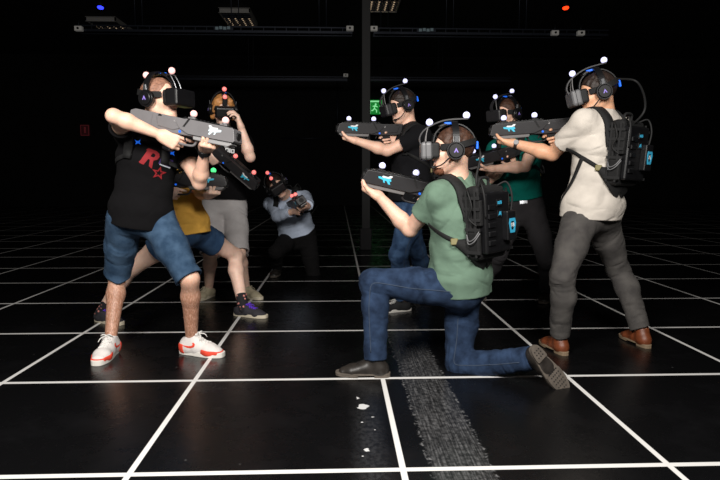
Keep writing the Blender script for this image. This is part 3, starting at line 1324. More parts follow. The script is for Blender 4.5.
def make_headset(label, sk, style, ball_m, visor_m, cable=None, balls=None):
    M = head_matrix(sk)
    t = thing('virtual_reality_headset', label, 'headset', M, 'virtual reality headsets')
    big = style == 'box'
    v = link('visor', cached('hs_visor_big' if big else 'hs_visor', h_visor_big if big else h_visor), visor_m, t)
    if not big:
        link('visor_ribs', cached('hs_ribs', h_ribs), RUBBER, v)
    link('face_mask', cached('hs_mask', h_mask), RUBBER, t)
    link('head_strap', cached('hs_strap', h_strap), NYLON, t)
    link('top_strap', cached('hs_top', h_top), BLACKP, t)
    link('status_light', cached('hs_led', h_led), BLUELED, t)
    if style == 'arc':
        link('tracking_arc', cached('hs_arc', h_arc), DARKP, t)
        link('tracking_strut', cached('hs_strut', h_strut), MIDP, t)
        pos = [(0.116, 0, 0.148), (-0.078, 0, 0.178)]
        link('status_light', cached('hs_led_rear', h_led_rear), BLUELED, t)
    elif style == 'mast':
        link('tracking_mast', cached('hs_mast', h_mast), BLACKP, t)
        pos = [(0.102, 0.0, 0.118), (0.064, 0, 0.175)]
    else:
        link('tracking_bracket', cached('hs_twin', h_twin), METAL, t)
        pos = [(0.086, 0, 0.150), (-0.088, 0, 0.136)]
    for q in balls or pos:
        b = link('tracking_ball', cached('hs_ball', ball_bm(0.0185), True), ball_m, t)
        b.matrix_basis = Matrix.Translation(q)
        b['label'] = 'glowing ball'
    if cable is not None:
        bm = bmesh.new()
        Mi = M.inverted()
        pts = [(-0.11, 0.02, 0.055)] + [tuple(Mi @ Vector(c)) for c in cable]
        bm_tube(bm, pts, 0.0065, 8, 8)
        link('cable', mesh_bm('cable', bm), RUBBER, t)
    return t


def p_band(bm):
    pts = []
    for k in range(17):
        g = math.pi * k / 16
        pts.append((-0.012, 0.103 * math.cos(g), 0.012 + 0.135 * math.sin(g)))
    bm_tube(bm, pts, 0, 4, 2, flat=(0.017, 0.0045))


def p_slider(bm):
    for s in (1, -1):
        bm_box(bm, (-0.012, 0.108 * s, 0.045), (0.010, 0.003, 0.022), 0.002, Matrix.Rotation(-0.14 * s, 3, 'X'))


def p_cup(bm):
    bm_cyl(bm, (-0.008, 0.096, -0.008), (-0.008, 0.116, -0.008), 0.047, 0.045, 28)
    bm_cyl(bm, (-0.008, 0.116, -0.008), (-0.008, 0.123, -0.008), 0.040, 0.034, 28)


def p_ring(bm):
    bmesh.ops.create_cone(bm, cap_ends=False, segments=28, radius1=0.03, radius2=0.03, depth=0.002)
    for v in bm.verts:
        v.co = Vector((v.co.x - 0.008, v.co.z + 0.1235, v.co.y - 0.008))


def p_emblem(bm):
    bm_prism(bm, [(-0.020, -0.018), (-0.008, 0.005), (0.004, -0.018), (-0.002, -0.018), (-0.008, -0.006), (-0.014, -0.018)], 'y', 0.1228, 0.1242)


def p_cushion(bm):
    bm_cyl(bm, (-0.008, 0.080, -0.008), (-0.008, 0.097, -0.008), 0.040, 0.046, 28)


def p_mic(bm):
    bm_tube(bm, [(0.01, 0.1, -0.03), (0.06, 0.085, -0.075), (0.098, 0.05, -0.088)], 0.004, 6, 6)
    bm_box(bm, (0.102, 0.046, -0.088), (0.012, 0.008, 0.008), 0.004)


def make_headphones(label, sk, mic=True):
    t = thing('headphones', label, 'headphones', head_matrix(sk), 'headphones on the players')
    link('headband', cached('hp_band', p_band), BLACKP, t)
    link('slider', cached('hp_slider', p_slider), METAL, t)
    for s in (1, -1):
        c = link('ear_cup', cached('hp_cup', p_cup), BLACKP, t)
        if s < 0:
            c.matrix_basis = Matrix.Translation((-0.016, 0, 0)) @ Matrix.Rotation(math.pi, 4, 'Z')
        link('cushion', cached('hp_cushion', p_cushion), RUBBER, c)
        link('emblem', cached('hp_emblem', p_emblem), mat('violet_print', (150, 130, 220), 0.5), c)
    if mic:
        link('microphone', cached('hp_mic', p_mic), RUBBER, t)
    return t


# ------------------------------------------------------------------ backpack
def strip(bm, hits, widths, thick):
    """a padded strip laid along surface points: hits = [(point, normal)]"""
    n = len(hits)
    rings = []
    for i in range(n):
        p, nn = hits[i]
        t = nz(hits[min(i + 1, n - 1)][0] - hits[max(i - 1, 0)][0])
        nn = orth(nn, t)
        w = np.cross(t, nn) * widths[i] * 0.5
        th = thick[i] if hasattr(thick, '__len__') else thick
        rings.append([bm.verts.new(p - w + nn * 0.001), bm.verts.new(p - w * 0.85 + nn * th), bm.verts.new(p + w * 0.85 + nn * th), bm.verts.new(p + w + nn * 0.001)])
    for a, b in zip(rings, rings[1:]):
        for k in range(4):
            f = bm.faces.new((a[k], a[(k + 1) % 4], b[(k + 1) % 4], b[k]))
            f.smooth = True
    bm.faces.new(rings[0][::-1])
    bm.faces.new(rings[-1])


def cast(bvh, o, c):
    d = Vector(nz(c - o))
    h, n, i, q = bvh.ray_cast(Vector(o), d)
    if h is None:
        return None
    n = np.array(n)
    if np.dot(n, np.array(d)) > 0:
        n = -n
    return np.array(h), n


def smooth_hits(h):
    P = [x[0] for x in h]
    N = [x[1] for x in h]
    for _ in range(3):
        P = [P[0]] + [(P[i - 1] + 2 * P[i] + P[i + 1]) / 4 for i in range(1, len(P) - 1)] + [P[-1]]
        N = [N[0]] + [nz(N[i - 1] + 2 * N[i] + N[i + 1]) for i in range(1, len(N) - 1)] + [N[-1]]
    return [(p + n * 0.003, n) for p, n in zip(P, N)]


def b_main(bm):
    bm_box(bm, (-0.040, 0, 0.0), (0.042, 0.112, 0.19), 0.025, seg=3)


def b_rear(bm):
    bm_box(bm, (-0.095, 0, 0.0), (0.026, 0.098, 0.155), 0.012, seg=2)
    for k in range(5):
        bm_box(bm, (-0.124, 0.058, -0.10 + k * 0.045), (0.006, 0.028, 0.014), 0.004)


def b_pouch(bm):
    bm_box(bm, (-0.060, 0.118, -0.10), (0.036, 0.014, 0.06), 0.010, seg=2)


def b_pouch_tall(bm):
    bm_box(bm, (-0.030, 0.116, 0.045), (0.018, 0.012, 0.08), 0.008, seg=2)


def b_pouch_side(bm):
    bm_box(bm, (-0.085, 0.110, 0.055), (0.020, 0.012, 0.065), 0.006, seg=2)


def b_webbing(bm):
    for z in (-0.145, -0.03, 0.02, 0.075, 0.13):
        bm_box(bm, (-0.055, 0.1315 if z < -0.04 else 0.1275, z), (0.05, 0.0025, 0.008), 0.001)
    for x in (-0.02, -0.075):
        bm_box(bm, (x, 0.1275, 0.0), (0.006, 0.003, 0.17), 0.001)


def b_handle(bm):
    bm_tube(bm, [(-0.03, 0.04, 0.185), (-0.035, 0.03, 0.225), (-0.035, -0.03, 0.225), (-0.03, -0.04, 0.185)], 0.008, 8, 6)


def b_cable_upper(bm):
    s = 1
    bm_tube(bm, [(-0.01, 0.10 * s, 0.18), (-0.04, 0.134 * s, 0.16), (-0.065, 0.139 * s, 0.09), (-0.045, 0.139 * s, 0.03), (-0.085, 0.129 * s, -0.01)], 0.0045, 6, 8)


def b_cable_rear(bm):
    s = 1
    bm_tube(bm, [(-0.06, 0.06 * s, 0.18), (-0.10, 0.10 * s, 0.20), (-0.125, 0.11 * s, 0.13), (-0.12, 0.10 * s, 0.03)], 0.0055, 6, 8)


def b_loop_upper(bm):
    s = 1
    bm_tube(bm, [(-0.02, 0.132 * s, -0.055), (-0.045, 0.146 * s, -0.085), (-0.08, 0.144 * s, -0.07), (-0.10, 0.124 * s, -0.03)], 0.0032, 6, 8)


def b_loop_lower(bm):
    s = 1
    bm_tube(bm, [(-0.02, 0.132 * s, -0.07), (-0.045, 0.148 * s, -0.10), (-0.08, 0.146 * s, -0.085), (-0.10, 0.124 * s, -0.045)], 0.0032, 6, 8)


def b_battery(bm):
    bm_box(bm, (-0.138, -0.062, -0.02), (0.020, 0.036, 0.075), 0.006, seg=2)


def b_tag(bm):
    bm_box(bm, (-0.124, -0.004, 0.100), (0.0035, 0.021, 0.018), 0.002)


def b_tag_low(bm):
    bm_box(bm, (-0.124, -0.004, 0.045), (0.0035, 0.018, 0.018), 0.002)


def b_marks(bm):
    for k in range(3):
        y = 0.008 - k * 0.012
        bm_prism(bm, [(y + 0.004, 0.093), (y - 0.003, 0.093), (y - 0.005, 0.1035), (y + 0.002, 0.1055)], 'x', -0.1290, -0.1274)
    bm_prism(bm, [(0.013, 0.103), (-0.019, 0.104), (-0.017, 0.110), (0.011, 0.107)], 'x', -0.1290, -0.1274)


def b_marks_low(bm):
    bm_prism(bm, [(0.008, 0.036), (-0.002, 0.056), (-0.006, 0.050), (-0.012, 0.057), (-0.014, 0.034), (-0.006, 0.040)], 'x', -0.1290, -0.1274)


def hexa(r, sx=0.85, cx=-0.062, cz=-0.02):
    q = [(-0.75, 1.0), (0.75, 1.0), (1.0, 0.35), (0.62, -1.0), (-0.62, -1.0), (-1.0, 0.35)]
    return [(cx + a * r * sx, cz + b * r * 1.15) for a, b in q]


def b_badge(bm):
    o, i = hexa(0.032), hexa(0.019)
    vs = []
    for t in (-0.1575, -0.1610):
        vs.append([[bm.verts.new((t, p[0], p[1])) for p in lp] for lp in (o, i)])
    for k in range(6):
        j = (k + 1) % 6
        for a, b, c, d in ((vs[1][0][k], vs[1][0][j], vs[1][1][j], vs[1][1][k]), (vs[0][0][k], vs[0][0][j], vs[1][0][j], vs[1][0][k]), (vs[0][1][k], vs[0][1][j], vs[1][1][j], vs[1][1][k])):
            bm.faces.new((a, b, c, d))


def mirrored(key, fn):
    def f(bm):
        fn(bm)
        for v in bm.verts:
            v.co.y = -v.co.y
    return cached(key + '_right', f)


def text_mesh(body, size, key, ext=0.0006):
    cu = bpy.data.curves.new(key, 'FONT')
    cu.body = body
    cu.size = size
    cu.align_x = 'CENTER'
    cu.align_y = 'CENTER'
    cu.extrude = ext
    o = bpy.data.objects.new(key, cu)
    COL.objects.link(o)
    dg = bpy.context.evaluated_depsgraph_get()
    dg.update()
    me = bpy.data.meshes.new_from_object(o.evaluated_get(dg))
    bpy.data.objects.remove(o)
    bpy.data.curves.remove(cu)
    me.name = key
    return me


def make_backpack(label, sk, svf, number=None, belt=True, hang=False):
    pts = torso_pts(sk)
    bv = bvh_of(svf)
    ctr = sk.pel + (sk.neck - sk.pel) * 0.60 + sk.bow
    h = cast(bv, ctr - sk.cf * 0.5, ctr)
    o = (h[0] if h else ctr - sk.cf * 0.13) + sk.cf * 0.022
    M = frame(o, sk.cf, sk.sl, sk.up)
    t = thing('backpack_computer', label, 'backpack', M, 'backpack computers')
    m = link('pack_body', cached('bp_main', b_main), NYLON, t)
    link('computer_unit', cached('bp_rear', b_rear), BLACKP, t)
    link('handle', cached('bp_handle', b_handle), NYLON, t)
    for s in (1, -1):
        get = cached if s > 0 else mirrored
        for q in (b_pouch, b_pouch_tall, b_pouch_side):
            link('pouch', get('bp_' + q.__name__, q), NYLON, t)
        for q, mm in ((b_cable_upper, RUBBER), (b_cable_rear, RUBBER), (b_loop_upper, mat('grey_cable', (110, 110, 112), 0.5)), (b_loop_lower, mat('grey_cable', (110, 110, 112), 0.5))):
            link('cable', get('bp_' + q.__name__, q), mm, t)
        link('webbing', get('bp_webbing', b_webbing), mat('webbing_grey', (26, 26, 27), 0.85), m)
    bt = link('battery', cached('bp_battery', b_battery), BLACKP, t)
    for q, k in ((b_tag, b_marks), (b_tag_low, b_marks_low)):
        tg = link('name_tag', cached('bp_' + q.__name__, q), BLACKP, t)
        link('tag_print', cached('bp_' + k.__name__, k), CYANG, tg)
    link('badge', cached('bp_badge', b_badge), CYANG, bt)
    if number:
        no = link('badge_number', text_mesh(number, 0.030, 'badge_number'), WHITEPR, bt)
        no.matrix_basis = Matrix.Translation((-0.1590, -0.062, -0.018)) @ Matrix(((0, 0, -1), (-1, 0, 0), (0, 1, 0))).to_4x4()
    # straps laid over the shirt
    Mi = world_of(t).inverted()
    def put(nm, hits, widths, thick, m):
        hits = [x for x in hits if x]
        if len(hits) < 3:
            return
        hits = smooth_hits(hits)
        hits = [(np.array(Mi @ Vector(p)), np.array(Mi.to_3x3() @ Vector(n))) for p, n in hits]
        bm = bmesh.new()
        wd = [np.interp(i / (len(hits) - 1), np.linspace(0, 1, len(widths)), widths) for i in range(len(hits))]
        strip(bm, hits, wd, thick)
        link(nm, mesh_bm(nm, bm), m, t)
    sp = lambda q: sk.pel + (sk.neck - sk.pel) * q + sk.bow * 4 * q * (1 - q)
    for s in (1, -1):
        c = sp(0.76) + sk.sl * 0.098 * s
        hs = []
        for k in range(25):
            g = math.radians(205 - 235 * k / 24)
            d = sk.cf * math.cos(g) + sk.up * math.sin(g)
            hs.append(cast(bv, c + d * 0.4, c))
        put('shoulder_strap', hs, (0.065, 0.065, 0.06, 0.05), 0.013, NYLON)
        side = lambda th, z: cast(bv, sp(z) + (sk.cf * math.cos(math.radians(th)) + sk.sl * s * math.sin(math.radians(th))) * 0.45, sp(z))
        put('side_strap', [side(42 + 84 * k / 16, 0.68 - 0.25 * k / 16) for k in range(17)], (0.026, 0.024), 0.004, NYLON)
        if not belt:
            continue
        put('hip_wing', [side(185 - 61 * k / 16, 0.27 + 0.155 * k / 16) for k in range(17)], (0.17, 0.15, 0.10, 0.035), 0.020, NYLON)
        hb = side(122, 0.435)
        if hb:
            bm = bmesh.new()
            bm_box(bm, (0, 0, 0), (0.019, 0.007, 0.017), 0.004)
            X = orth(np.cross(sk.up, hb[1]), hb[1])
            link('buckle', mesh_bm('buckle', bm), mat('tan_buckle', (128, 120, 80), 0.5), t, Mi.inverted() @ (Mi @ frame(hb[0] + hb[1] * 0.012, X, hb[1], np.cross(X, hb[1]))))
        if hang:
            hits = [side(92 - 3 * k, 0.53 - 0.045 * k) for k in range(13)]
            put('loose_strap', hits, (0.026, 0.026), 0.004, NYLON)
    return t


def wristwatch(label, sk, s, face_m, band_m):
    w, e = sk.J[s + 'wr'], sk.J[s + 'el']
    ax = nz(e - w)
    o = w + ax * 0.022
    out = orth(V(0, -1, 0.15), ax)
    t = thing('wristwatch', label, 'watch', frame(o, ax, np.cross(out, ax), out))
    bm = bmesh.new()
    ring = [(0, 0.0325 * math.cos(g), 0.0325 * math.sin(g)) for g in np.linspace(0, 2 * math.pi, 25)]
    bm_tube(bm, ring, 0, 4, 1, flat=(0.010, 0.003))
    # flat strip turned so that its width lies along the arm
    link('band', mesh_bm('band', bm), band_m, t)
    bm = bmesh.new()
    bm_cyl(bm, (0, 0, 0.030), (0, 0, 0.0405), 0.017, 0.016, 20)
    link('case', mesh_bm('case', bm), face_m, t)
    return t


# ================================================================== the hall
def node(nt, kind, **kw):
    n = nt.nodes.new(kind)
    for k, v in kw.items():
        setattr(n, k, v)
    return n


def floor_material():
    m = bpy.data.materials.new('black_arena_floor')
    m.use_nodes = True
    nt = m.node_tree
    b = nt.nodes['Principled BSDF']
    L = nt.links.new
    def math_(op, a, c=None, d=None):
        n = node(nt, 'ShaderNodeMath', operation=op)
        for i, q in enumerate((a, c, d)):
            if q is None:
                continue
            if isinstance(q, (int, float)):
                n.inputs[i].default_value = q
            else:
                L(q, n.inputs[i])
        return n.outputs[0]
    tc = node(nt, 'ShaderNodeTexCoord')
    sp = node(nt, 'ShaderNodeSeparateXYZ')
    L(tc.outputs['Object'], sp.inputs[0])
    X, Y = sp.outputs[0], math_('ADD', sp.outputs[1], 8.0)
    # wobble of hand-laid tape
    def line(coord, off, half):
        t = math_('SUBTRACT', coord, off)
        t = math_('ADD', t, 0.5)
        t = math_('FRACT', t)
        t = math_('SUBTRACT', t, 0.5)
        t = math_('ABSOLUTE', t)
        t = math_('SUBTRACT', half, t)
        t = math_('MULTIPLY', t, 400.0)
        return node_clamp(t)
    def node_clamp(t):
        n = node(nt, 'ShaderNodeClamp')
        L(t, n.inputs[0])
        return n.outputs[0]
    tape = math_('MAXIMUM', line(X, 0.2373, 0.0130), line(Y, 0.0814, 0.0155))
    # scuffed strip where old tape was pulled up
    nz1 = node(nt, 'ShaderNodeTexNoise')
    nz1.inputs['Scale'].default_value = 11
    nz1.inputs['Detail'].default_value = 12
    nz1.inputs['Roughness'].default_value = 0.72
    L(tc.outputs['Object'], nz1.inputs['Vector'])
    mp = node(nt, 'ShaderNodeMapping')
    mp.inputs['Scale'].default_value = (140, 5, 1)
    L(tc.outputs['Object'], mp.inputs['Vector'])
    nz2 = node(nt, 'ShaderNodeTexNoise')
    nz2.inputs['Scale'].default_value = 1.0
    nz2.inputs['Detail'].default_value = 5
    L(mp.outputs[0], nz2.inputs['Vector'])
    mp3 = node(nt, 'ShaderNodeMapping')
    mp3.inputs['Scale'].default_value = (55, 40, 1)
    L(tc.outputs['Object'], mp3.inputs['Vector'])
    nz4 = node(nt, 'ShaderNodeTexNoise')
    nz4.inputs['Scale'].default_value = 1.0
    nz4.inputs['Detail'].default_value = 8
    L(mp3.outputs[0], nz4.inputs['Vector'])
    wob = math_('MULTIPLY', math_('SUBTRACT', nz1.outputs['Fac'], 0.5), 0.07)
    xs = math_('ADD', math_('SUBTRACT', X, 0.457), wob)
    band = node_clamp(math_('MULTIPLY', math_('SUBTRACT', 0.116, math_('ABSOLUTE', xs)), 60.0))
    yfade = node_clamp(math_('MULTIPLY', math_('SUBTRACT', 4.6, Y), 1.0))
    edge = node_clamp(math_('MULTIPLY', math_('SUBTRACT', 0.012, math_('ABSOLUTE', math_('SUBTRACT', math_('ABSOLUTE', xs), 0.114))), 110.0))
    edge = math_('MULTIPLY', edge, node_clamp(math_('MULTIPLY', math_('SUBTRACT', nz4.outputs['Fac'], 0.50), 6.0)))
    edge = math_('MULTIPLY', edge, node_clamp(math_('MULTIPLY', math_('SUBTRACT', 4.4, Y), 2.0)))
    streak = math_('ADD', 0.25, math_('MULTIPLY', node_clamp(math_('MULTIPLY', math_('SUBTRACT', nz2.outputs['Fac'], 0.42), 4.0)), 0.75))
    mott = math_('ADD', 0.3, math_('MULTIPLY', node_clamp(math_('MULTIPLY', math_('SUBTRACT', nz4.outputs['Fac'], 0.40), 5.0)), 0.7))
    scuff = math_('MULTIPLY', math_('MULTIPLY', band, yfade), math_('MULTIPLY', streak, mott))
    scuff = math_('MAXIMUM', math_('MULTIPLY', scuff, 0.75), edge)
    # dusty path and paint drips left of the middle line
    px = math_('SUBTRACT', X, 0.125)
    path = node_clamp(math_('MULTIPLY', math_('SUBTRACT', 0.085, math_('ABSOLUTE', math_('ADD', px, wob))), 14.0))
    path = math_('MULTIPLY', path, node_clamp(math_('MULTIPLY', math_('SUBTRACT', 3.1, Y), 1.5)))
    vo = node(nt, 'ShaderNodeTexVoronoi')
    vo.inputs['Scale'].default_value = 19
    L(tc.outputs['Object'], vo.inputs['Vector'])
    sc = node(nt, 'ShaderNodeSeparateColor')
    L(vo.outputs['Color'], sc.inputs[0])
    drip = math_('MULTIPLY', node_clamp(math_('MULTIPLY', math_('SUBTRACT', 0.16, vo.outputs['Distance']), 30.0)), math_('GREATER_THAN', sc.outputs[0], 0.62))
    drip = math_('MULTIPLY', drip, node_clamp(math_('MULTIPLY', math_('SUBTRACT', path, 0.4), 3.0)))
    def spot(x, y, rx, ry):
        a = math_('DIVIDE', math_('ADD', math_('SUBTRACT', X, x), math_('MULTIPLY', wob, 1.2)), rx)
        c = math_('DIVIDE', math_('SUBTRACT', Y, y), ry)
        q = math_('ADD', math_('MULTIPLY', a, a), math_('MULTIPLY', c, c))
        return node_clamp(math_('MULTIPLY', math_('SUBTRACT', 1.0, q), 4.0))
    drip = math_('MAXIMUM', drip, math_('MAXIMUM', spot(0.113, 2.69, 0.022, 0.035), math_('MAXIMUM', spot(0.115, 2.246, 0.010, 0.016), spot(0.09, 2.80, 0.007, 0.016))))
    nz3 = node(nt, 'ShaderNodeTexNoise')
    nz3.inputs['Scale'].default_value = 3.0
    nz3.inputs['Detail'].default_value = 8
    nz3.inputs['Roughness'].default_value = 0.7
    L(tc.outputs['Object'], nz3.inputs['Vector'])
    dust = node_clamp(math_('MULTIPLY', math_('SUBTRACT', nz3.outputs['Fac'], 0.5), 3.0))
    vo2 = node(nt, 'ShaderNodeTexVoronoi')
    vo2.inputs['Scale'].default_value = 5.5
    L(tc.outputs['Object'], vo2.inputs['Vector'])
    speck = node_clamp(math_('MULTIPLY', math_('SUBTRACT', 0.035, vo2.outputs['Distance']), 80.0))
    def mix(f, a, c):
        n = node(nt, 'ShaderNodeMix', data_type='RGBA')
        L(f, n.inputs['Factor'])
        for q, key in ((a, 6), (c, 7)):
            if isinstance(q, tuple):
                n.inputs[key].default_value = q
            else:
                L(q, n.inputs[key])
        return n.outputs[2]
    c = mix(dust, (0.0045, 0.0045, 0.005, 1), (0.008, 0.008, 0.009, 1))
    c = mix(math_('MULTIPLY', speck, 0.25), c, (0.25, 0.25, 0.25, 1))
    c = mix(math_('MULTIPLY', path, math_('MULTIPLY', mott, 0.22)), c, (0.12, 0.12, 0.125, 1))
    c = mix(math_('MULTIPLY', scuff, 0.7), c, (0.26, 0.26, 0.265, 1))
    c = mix(drip, c, (0.75, 0.75, 0.75, 1))
    c = mix(tape, c, (0.82, 0.81, 0.79, 1))
    L(c, b.inputs['Base Color'])
    r = math_('ADD', 0.27, math_('MULTIPLY', dust, 0.12))
    r = math_('MAXIMUM', r, math_('MULTIPLY', math_('MAXIMUM', tape, scuff), 0.6))
    L(r, b.inputs['Roughness'])
    b.inputs['Specular IOR Level'].default_value = 0.36
    bp = node(nt, 'ShaderNodeBump')
    bp.inputs['Strength'].default_value = 0.12
    bp.inputs['Distance'].default_value = 0.01
    n5 = node(nt, 'ShaderNodeTexNoise')
    n5.inputs['Scale'].default_value = 14
    n5.inputs['Detail'].default_value = 3
    L(tc.outputs['Object'], n5.inputs['Vector'])
    L(n5.outputs['Fac'], bp.inputs['Height'])
    L(bp.outputs['Normal'], b.inputs['Normal'])
    return m


def slab(name, c, h, m, kind=True):
    bm = bmesh.new()
    bm_box(bm, (0, 0, 0), h)
    o = link(name, mesh_bm(name, bm), m)
    o.location = c
    if kind:
        struct(o)
    return o


WALLM = mat('black_wall_paint', (10, 10, 11), 0.9, noise=0.2, nscale=4)
CEILM = mat('black_ceiling_paint', (9, 9, 10), 0.9, noise=0.2, nscale=4)
bm = bmesh.new()
bm_box(bm, (0, 0, -0.05), (14, 14.5, 0.05))
fl = link('floor', mesh_bm('floor', bm), floor_material())
fl.location = (0, 8, 0)
# keep the tape grid in hall coordinates: the object origin sits at y = 8, a whole number of squares
struct(fl)
slab('ceiling', (0, 8, 5.6), (14, 14.5, 0.1), CEILM)
slab('wall_back', (0, 22.6, 2.75), (14, 0.1, 2.75), WALLM)
slab('wall_front', (0, -6.6, 2.75), (14, 0.1, 2.75), WALLM)
slab('wall_left', (-14.1, 8, 2.75), (0.1, 14.5, 2.75), WALLM)
slab('wall_right', (14.1, 8, 2.75), (0.1, 14.5, 2.75), WALLM)

STEEL = mat('dark_steel', (46, 50, 60), 0.45, metal=0.6, noise=0.1)
BLACKST = mat('black_steel', (14, 14, 15), 0.7)
CAMW = mat('glowing_camera_plastic', (215, 212, 206), 0.5, emit=0.04)  # housings are no lamps; faint glow added so they show in the dark

# pillar behind the players
t = thing('steel_pillar', 'black square steel pillar rising from the floor behind the kneeling player', 'pillar', Matrix.Translation((0.414, 8.75, 0)))
bm = bmesh.new()
bm_box(bm, (0, 0, 2.75), (0.062, 0.062, 2.75), 0.006)
link('post', mesh_bm('pillar_post', bm), BLACKST, t)
bm = bmesh.new()
bm_box(bm, (0, 0, 0.16), (0.085, 0.085, 0.16), 0.01)
link('base_guard', mesh_bm('pillar_guard', bm), mat('charcoal_rubber', (22, 22, 24), 0.8), t)


def cable_ladder(x0, x1, y, z, label, hangers, group='overhead cable ladders'):
    t = thing('cable_ladder', label, 'ceiling rail', Matrix.Translation((x0, y, z)), group)
    n = x1 - x0
    for c, h in (((n / 2, 0, 0.045), (n / 2, 0.02, 0.012)), ((n / 2, 0, -0.045), (n / 2, 0.02, 0.020)), ((n / 2, 0.28, 0), (n / 2, 0.012, 0.05))):
        bm = bmesh.new()
        bm_box(bm, c, h)
        link('side_rail', mesh_bm('side_rail', bm), STEEL, t)
    def rung(bm):
        bm_box(bm, (0, 0, 0), (0.008, 0.012, 0.045))
        bm_box(bm, (0, 0.14, -0.02), (0.010, 0.15, 0.010))
    for k in range(int(n / 0.22)):
        link('rung', cached('ladder_rung', rung), STEEL, t).matrix_basis = Matrix.Translation((0.1 + k * 0.22, 0, 0))
    for hx in hangers:
        for dx in (0, 0.14):
            bm = bmesh.new()
            bm_cyl(bm, (hx - x0 + dx, 0.0, 0.05), (hx - x0 + dx, 0.0, 5.5 - z), 0.010, seg=8)
            link('hanger_rod', mesh_bm('hanger_rod', bm), STEEL, t)
    return t


cable_ladder(-5.05, 0.30, 12.0, 3.93, 'steel cable ladder hanging under the dark ceiling, left of the pillar', (-3.9, -2.05, -0.35))
cable_ladder(0.72, 5.4, 12.0, 3.93, 'steel cable ladder hanging under the dark ceiling, right of the pillar', (0.86, 2.15, 3.6))
cable_ladder(-5.2, 0.3, 18.0, 3.97, 'farther steel cable ladder near the back wall, beyond the left rail', (-2.6,))
cable_ladder(0.75, 5.2, 18.0, 3.97, 'farther steel cable ladder near the back wall, beyond the right rail', (3.0,))


def tracker(x, y, z, label):
    t = thing('tracking_camera', label, 'camera', Matrix.Translation((x, y, z)), 'tracking cameras on the rails')
    bm = bmesh.new()
    bm_box(bm, (0, 0, 0), (0.07, 0.05, 0.045), 0.008)
    link('housing', mesh_bm('tracker_housing', bm), CAMW, t)
    bm = bmesh.new()
    bm_cyl(bm, (0, -0.048, 0), (0, -0.062, 0), 0.022, seg=14)
    link('lens', mesh_bm('tracker_lens', bm), BLACKP, t)
    bm = bmesh.new()
    bm_cyl(bm, (0, 0, 0.04), (0, 0, 0.16), 0.008, seg=8)
    link('bracket', mesh_bm('tracker_bracket', bm), STEEL, t)
    return t


tracker(-4.95, 11.935, 3.90, 'small white tracking camera at the far left end of the nearer left rail')
tracker(0.25, 11.935, 3.95, 'small white tracking camera on the rail just left of the pillar')
tracker(0.72, 11.935, 3.95, 'small white tracking camera on the rail just right of the pillar')
tracker(4.30, 11.935, 3.90, 'small white tracking camera towards the right end of the nearer right rail')
tracker(4.82, 11.935, 3.9, 'small white tracking camera at the right end, right of its rail neighbour')
tracker(0.25, 17.90, 4.05, 'small tracking camera on the far rail left of the pillar')


def rail_box(x, label):
    t = thing('junction_box', label, 'electrical box', Matrix.Translation((x, 11.93, 3.93)), 'boxes on the rails')
    bm = bmesh.new()
    for k in range(4):
        bm_box(bm, (-0.12 + k * 0.075, 0, 0.01 * (k % 2)), (0.03, 0.02, 0.028), 0.003)
    link('sockets', mesh_bm('sockets', bm), mat('pale_blue_plastic', (150, 175, 185), 0.5), t)
    bm = bmesh.new()
    bm_box(bm, (0, 0.03, 0), (0.19, 0.012, 0.04), 0.003)
    link('plate', mesh_bm('box_plate', bm), STEEL, t)


rail_box(-2.2, 'row of pale sockets on the left rail below the ceiling light')
rail_box(1.75, 'row of pale sockets on the right rail, right of the pillar')


def troffer(x, y, label):
    t = thing('ceiling_light', label, 'ceiling light', Matrix.Translation((x, y, 5.42)) @ Matrix.Diagonal((0.85, 0.85, 1, 1)), 'louvred ceiling lights')
    bm = bmesh.new()
    for s in (1, -1):
        bm_box(bm, (0.47 * s, 0, 0), (0.02, 0.9, 0.05))
        bm_box(bm, (0, 0.88 * s, 0), (0.49, 0.02, 0.06))
    bm_box(bm, (0, 0, 0.06), (0.49, 0.9, 0.01))
    link('frame', mesh_bm('troffer_frame', bm), mat('white_lamp_metal', (190, 188, 184), 0.5, emit=0.0), t)
    for k in range(4):
        bm = bmesh.new()
        bm_cyl(bm, (-0.33 + 0.22 * k, -0.2, 0.0), (-0.33 + 0.22 * k, 0.84, 0.0), 0.03, seg=10)
        link('tube', mesh_bm('troffer_tube', bm), mat('reflected_glow_tube', (255, 226, 190), 0.4, emit=0.35, emit_rgb=(255, 222, 180)), t)  # tubes are switched off; this glow stands in for light they reflect
    bm = bmesh.new()
    for k in range(9):
        bm_box(bm, (0, -0.8 + 0.2 * k, -0.03), (0.45, 0.006, 0.022))
    for k in range(3):
        bm_box(bm, (-0.22 + 0.22 * k, 0, -0.03), (0.006, 0.86, 0.022))
    link('louvre', mesh_bm('troffer_louvre', bm), STEEL, t)


troffer(-6.55, 18.0, 'louvred fluorescent ceiling light above the left end of the rail, dimmest')
troffer(-2.7, 17.0, 'louvred fluorescent ceiling light left of the pillar')
troffer(1.15, 15.3, 'louvred fluorescent ceiling light beside the pillar, at the top of the frame')


def spot_lamp(x, y, rgb, label):
    t = thing('coloured_spotlight', label, 'spotlight', Matrix.Translation((x, y, 5.38)))
    bm = bmesh.new()
    bm_cyl(bm, (0, 0, 0.12), (0, -0.05, -0.06), 0.07, 0.09, 16)
    link('housing', mesh_bm('spot_housing', bm), BLACKST, t)
    bm = bmesh.new()
    bm_cyl(bm, (0, -0.05, -0.058), (0, -0.056, -0.075), 0.075, seg=16)
    link('lens', mesh_bm('spot_lens', bm), mat('lens_%d_%d' % (rgb[0], rgb[2]), rgb, 0.4, emit=2.5), t)


spot_lamp(-5.95, 15.75, (40, 50, 255), 'small blue spotlight under the dark ceiling at upper left')
spot_lamp(5.77, 15.35, (255, 50, 15), 'small red spotlight under the dark ceiling at upper right')

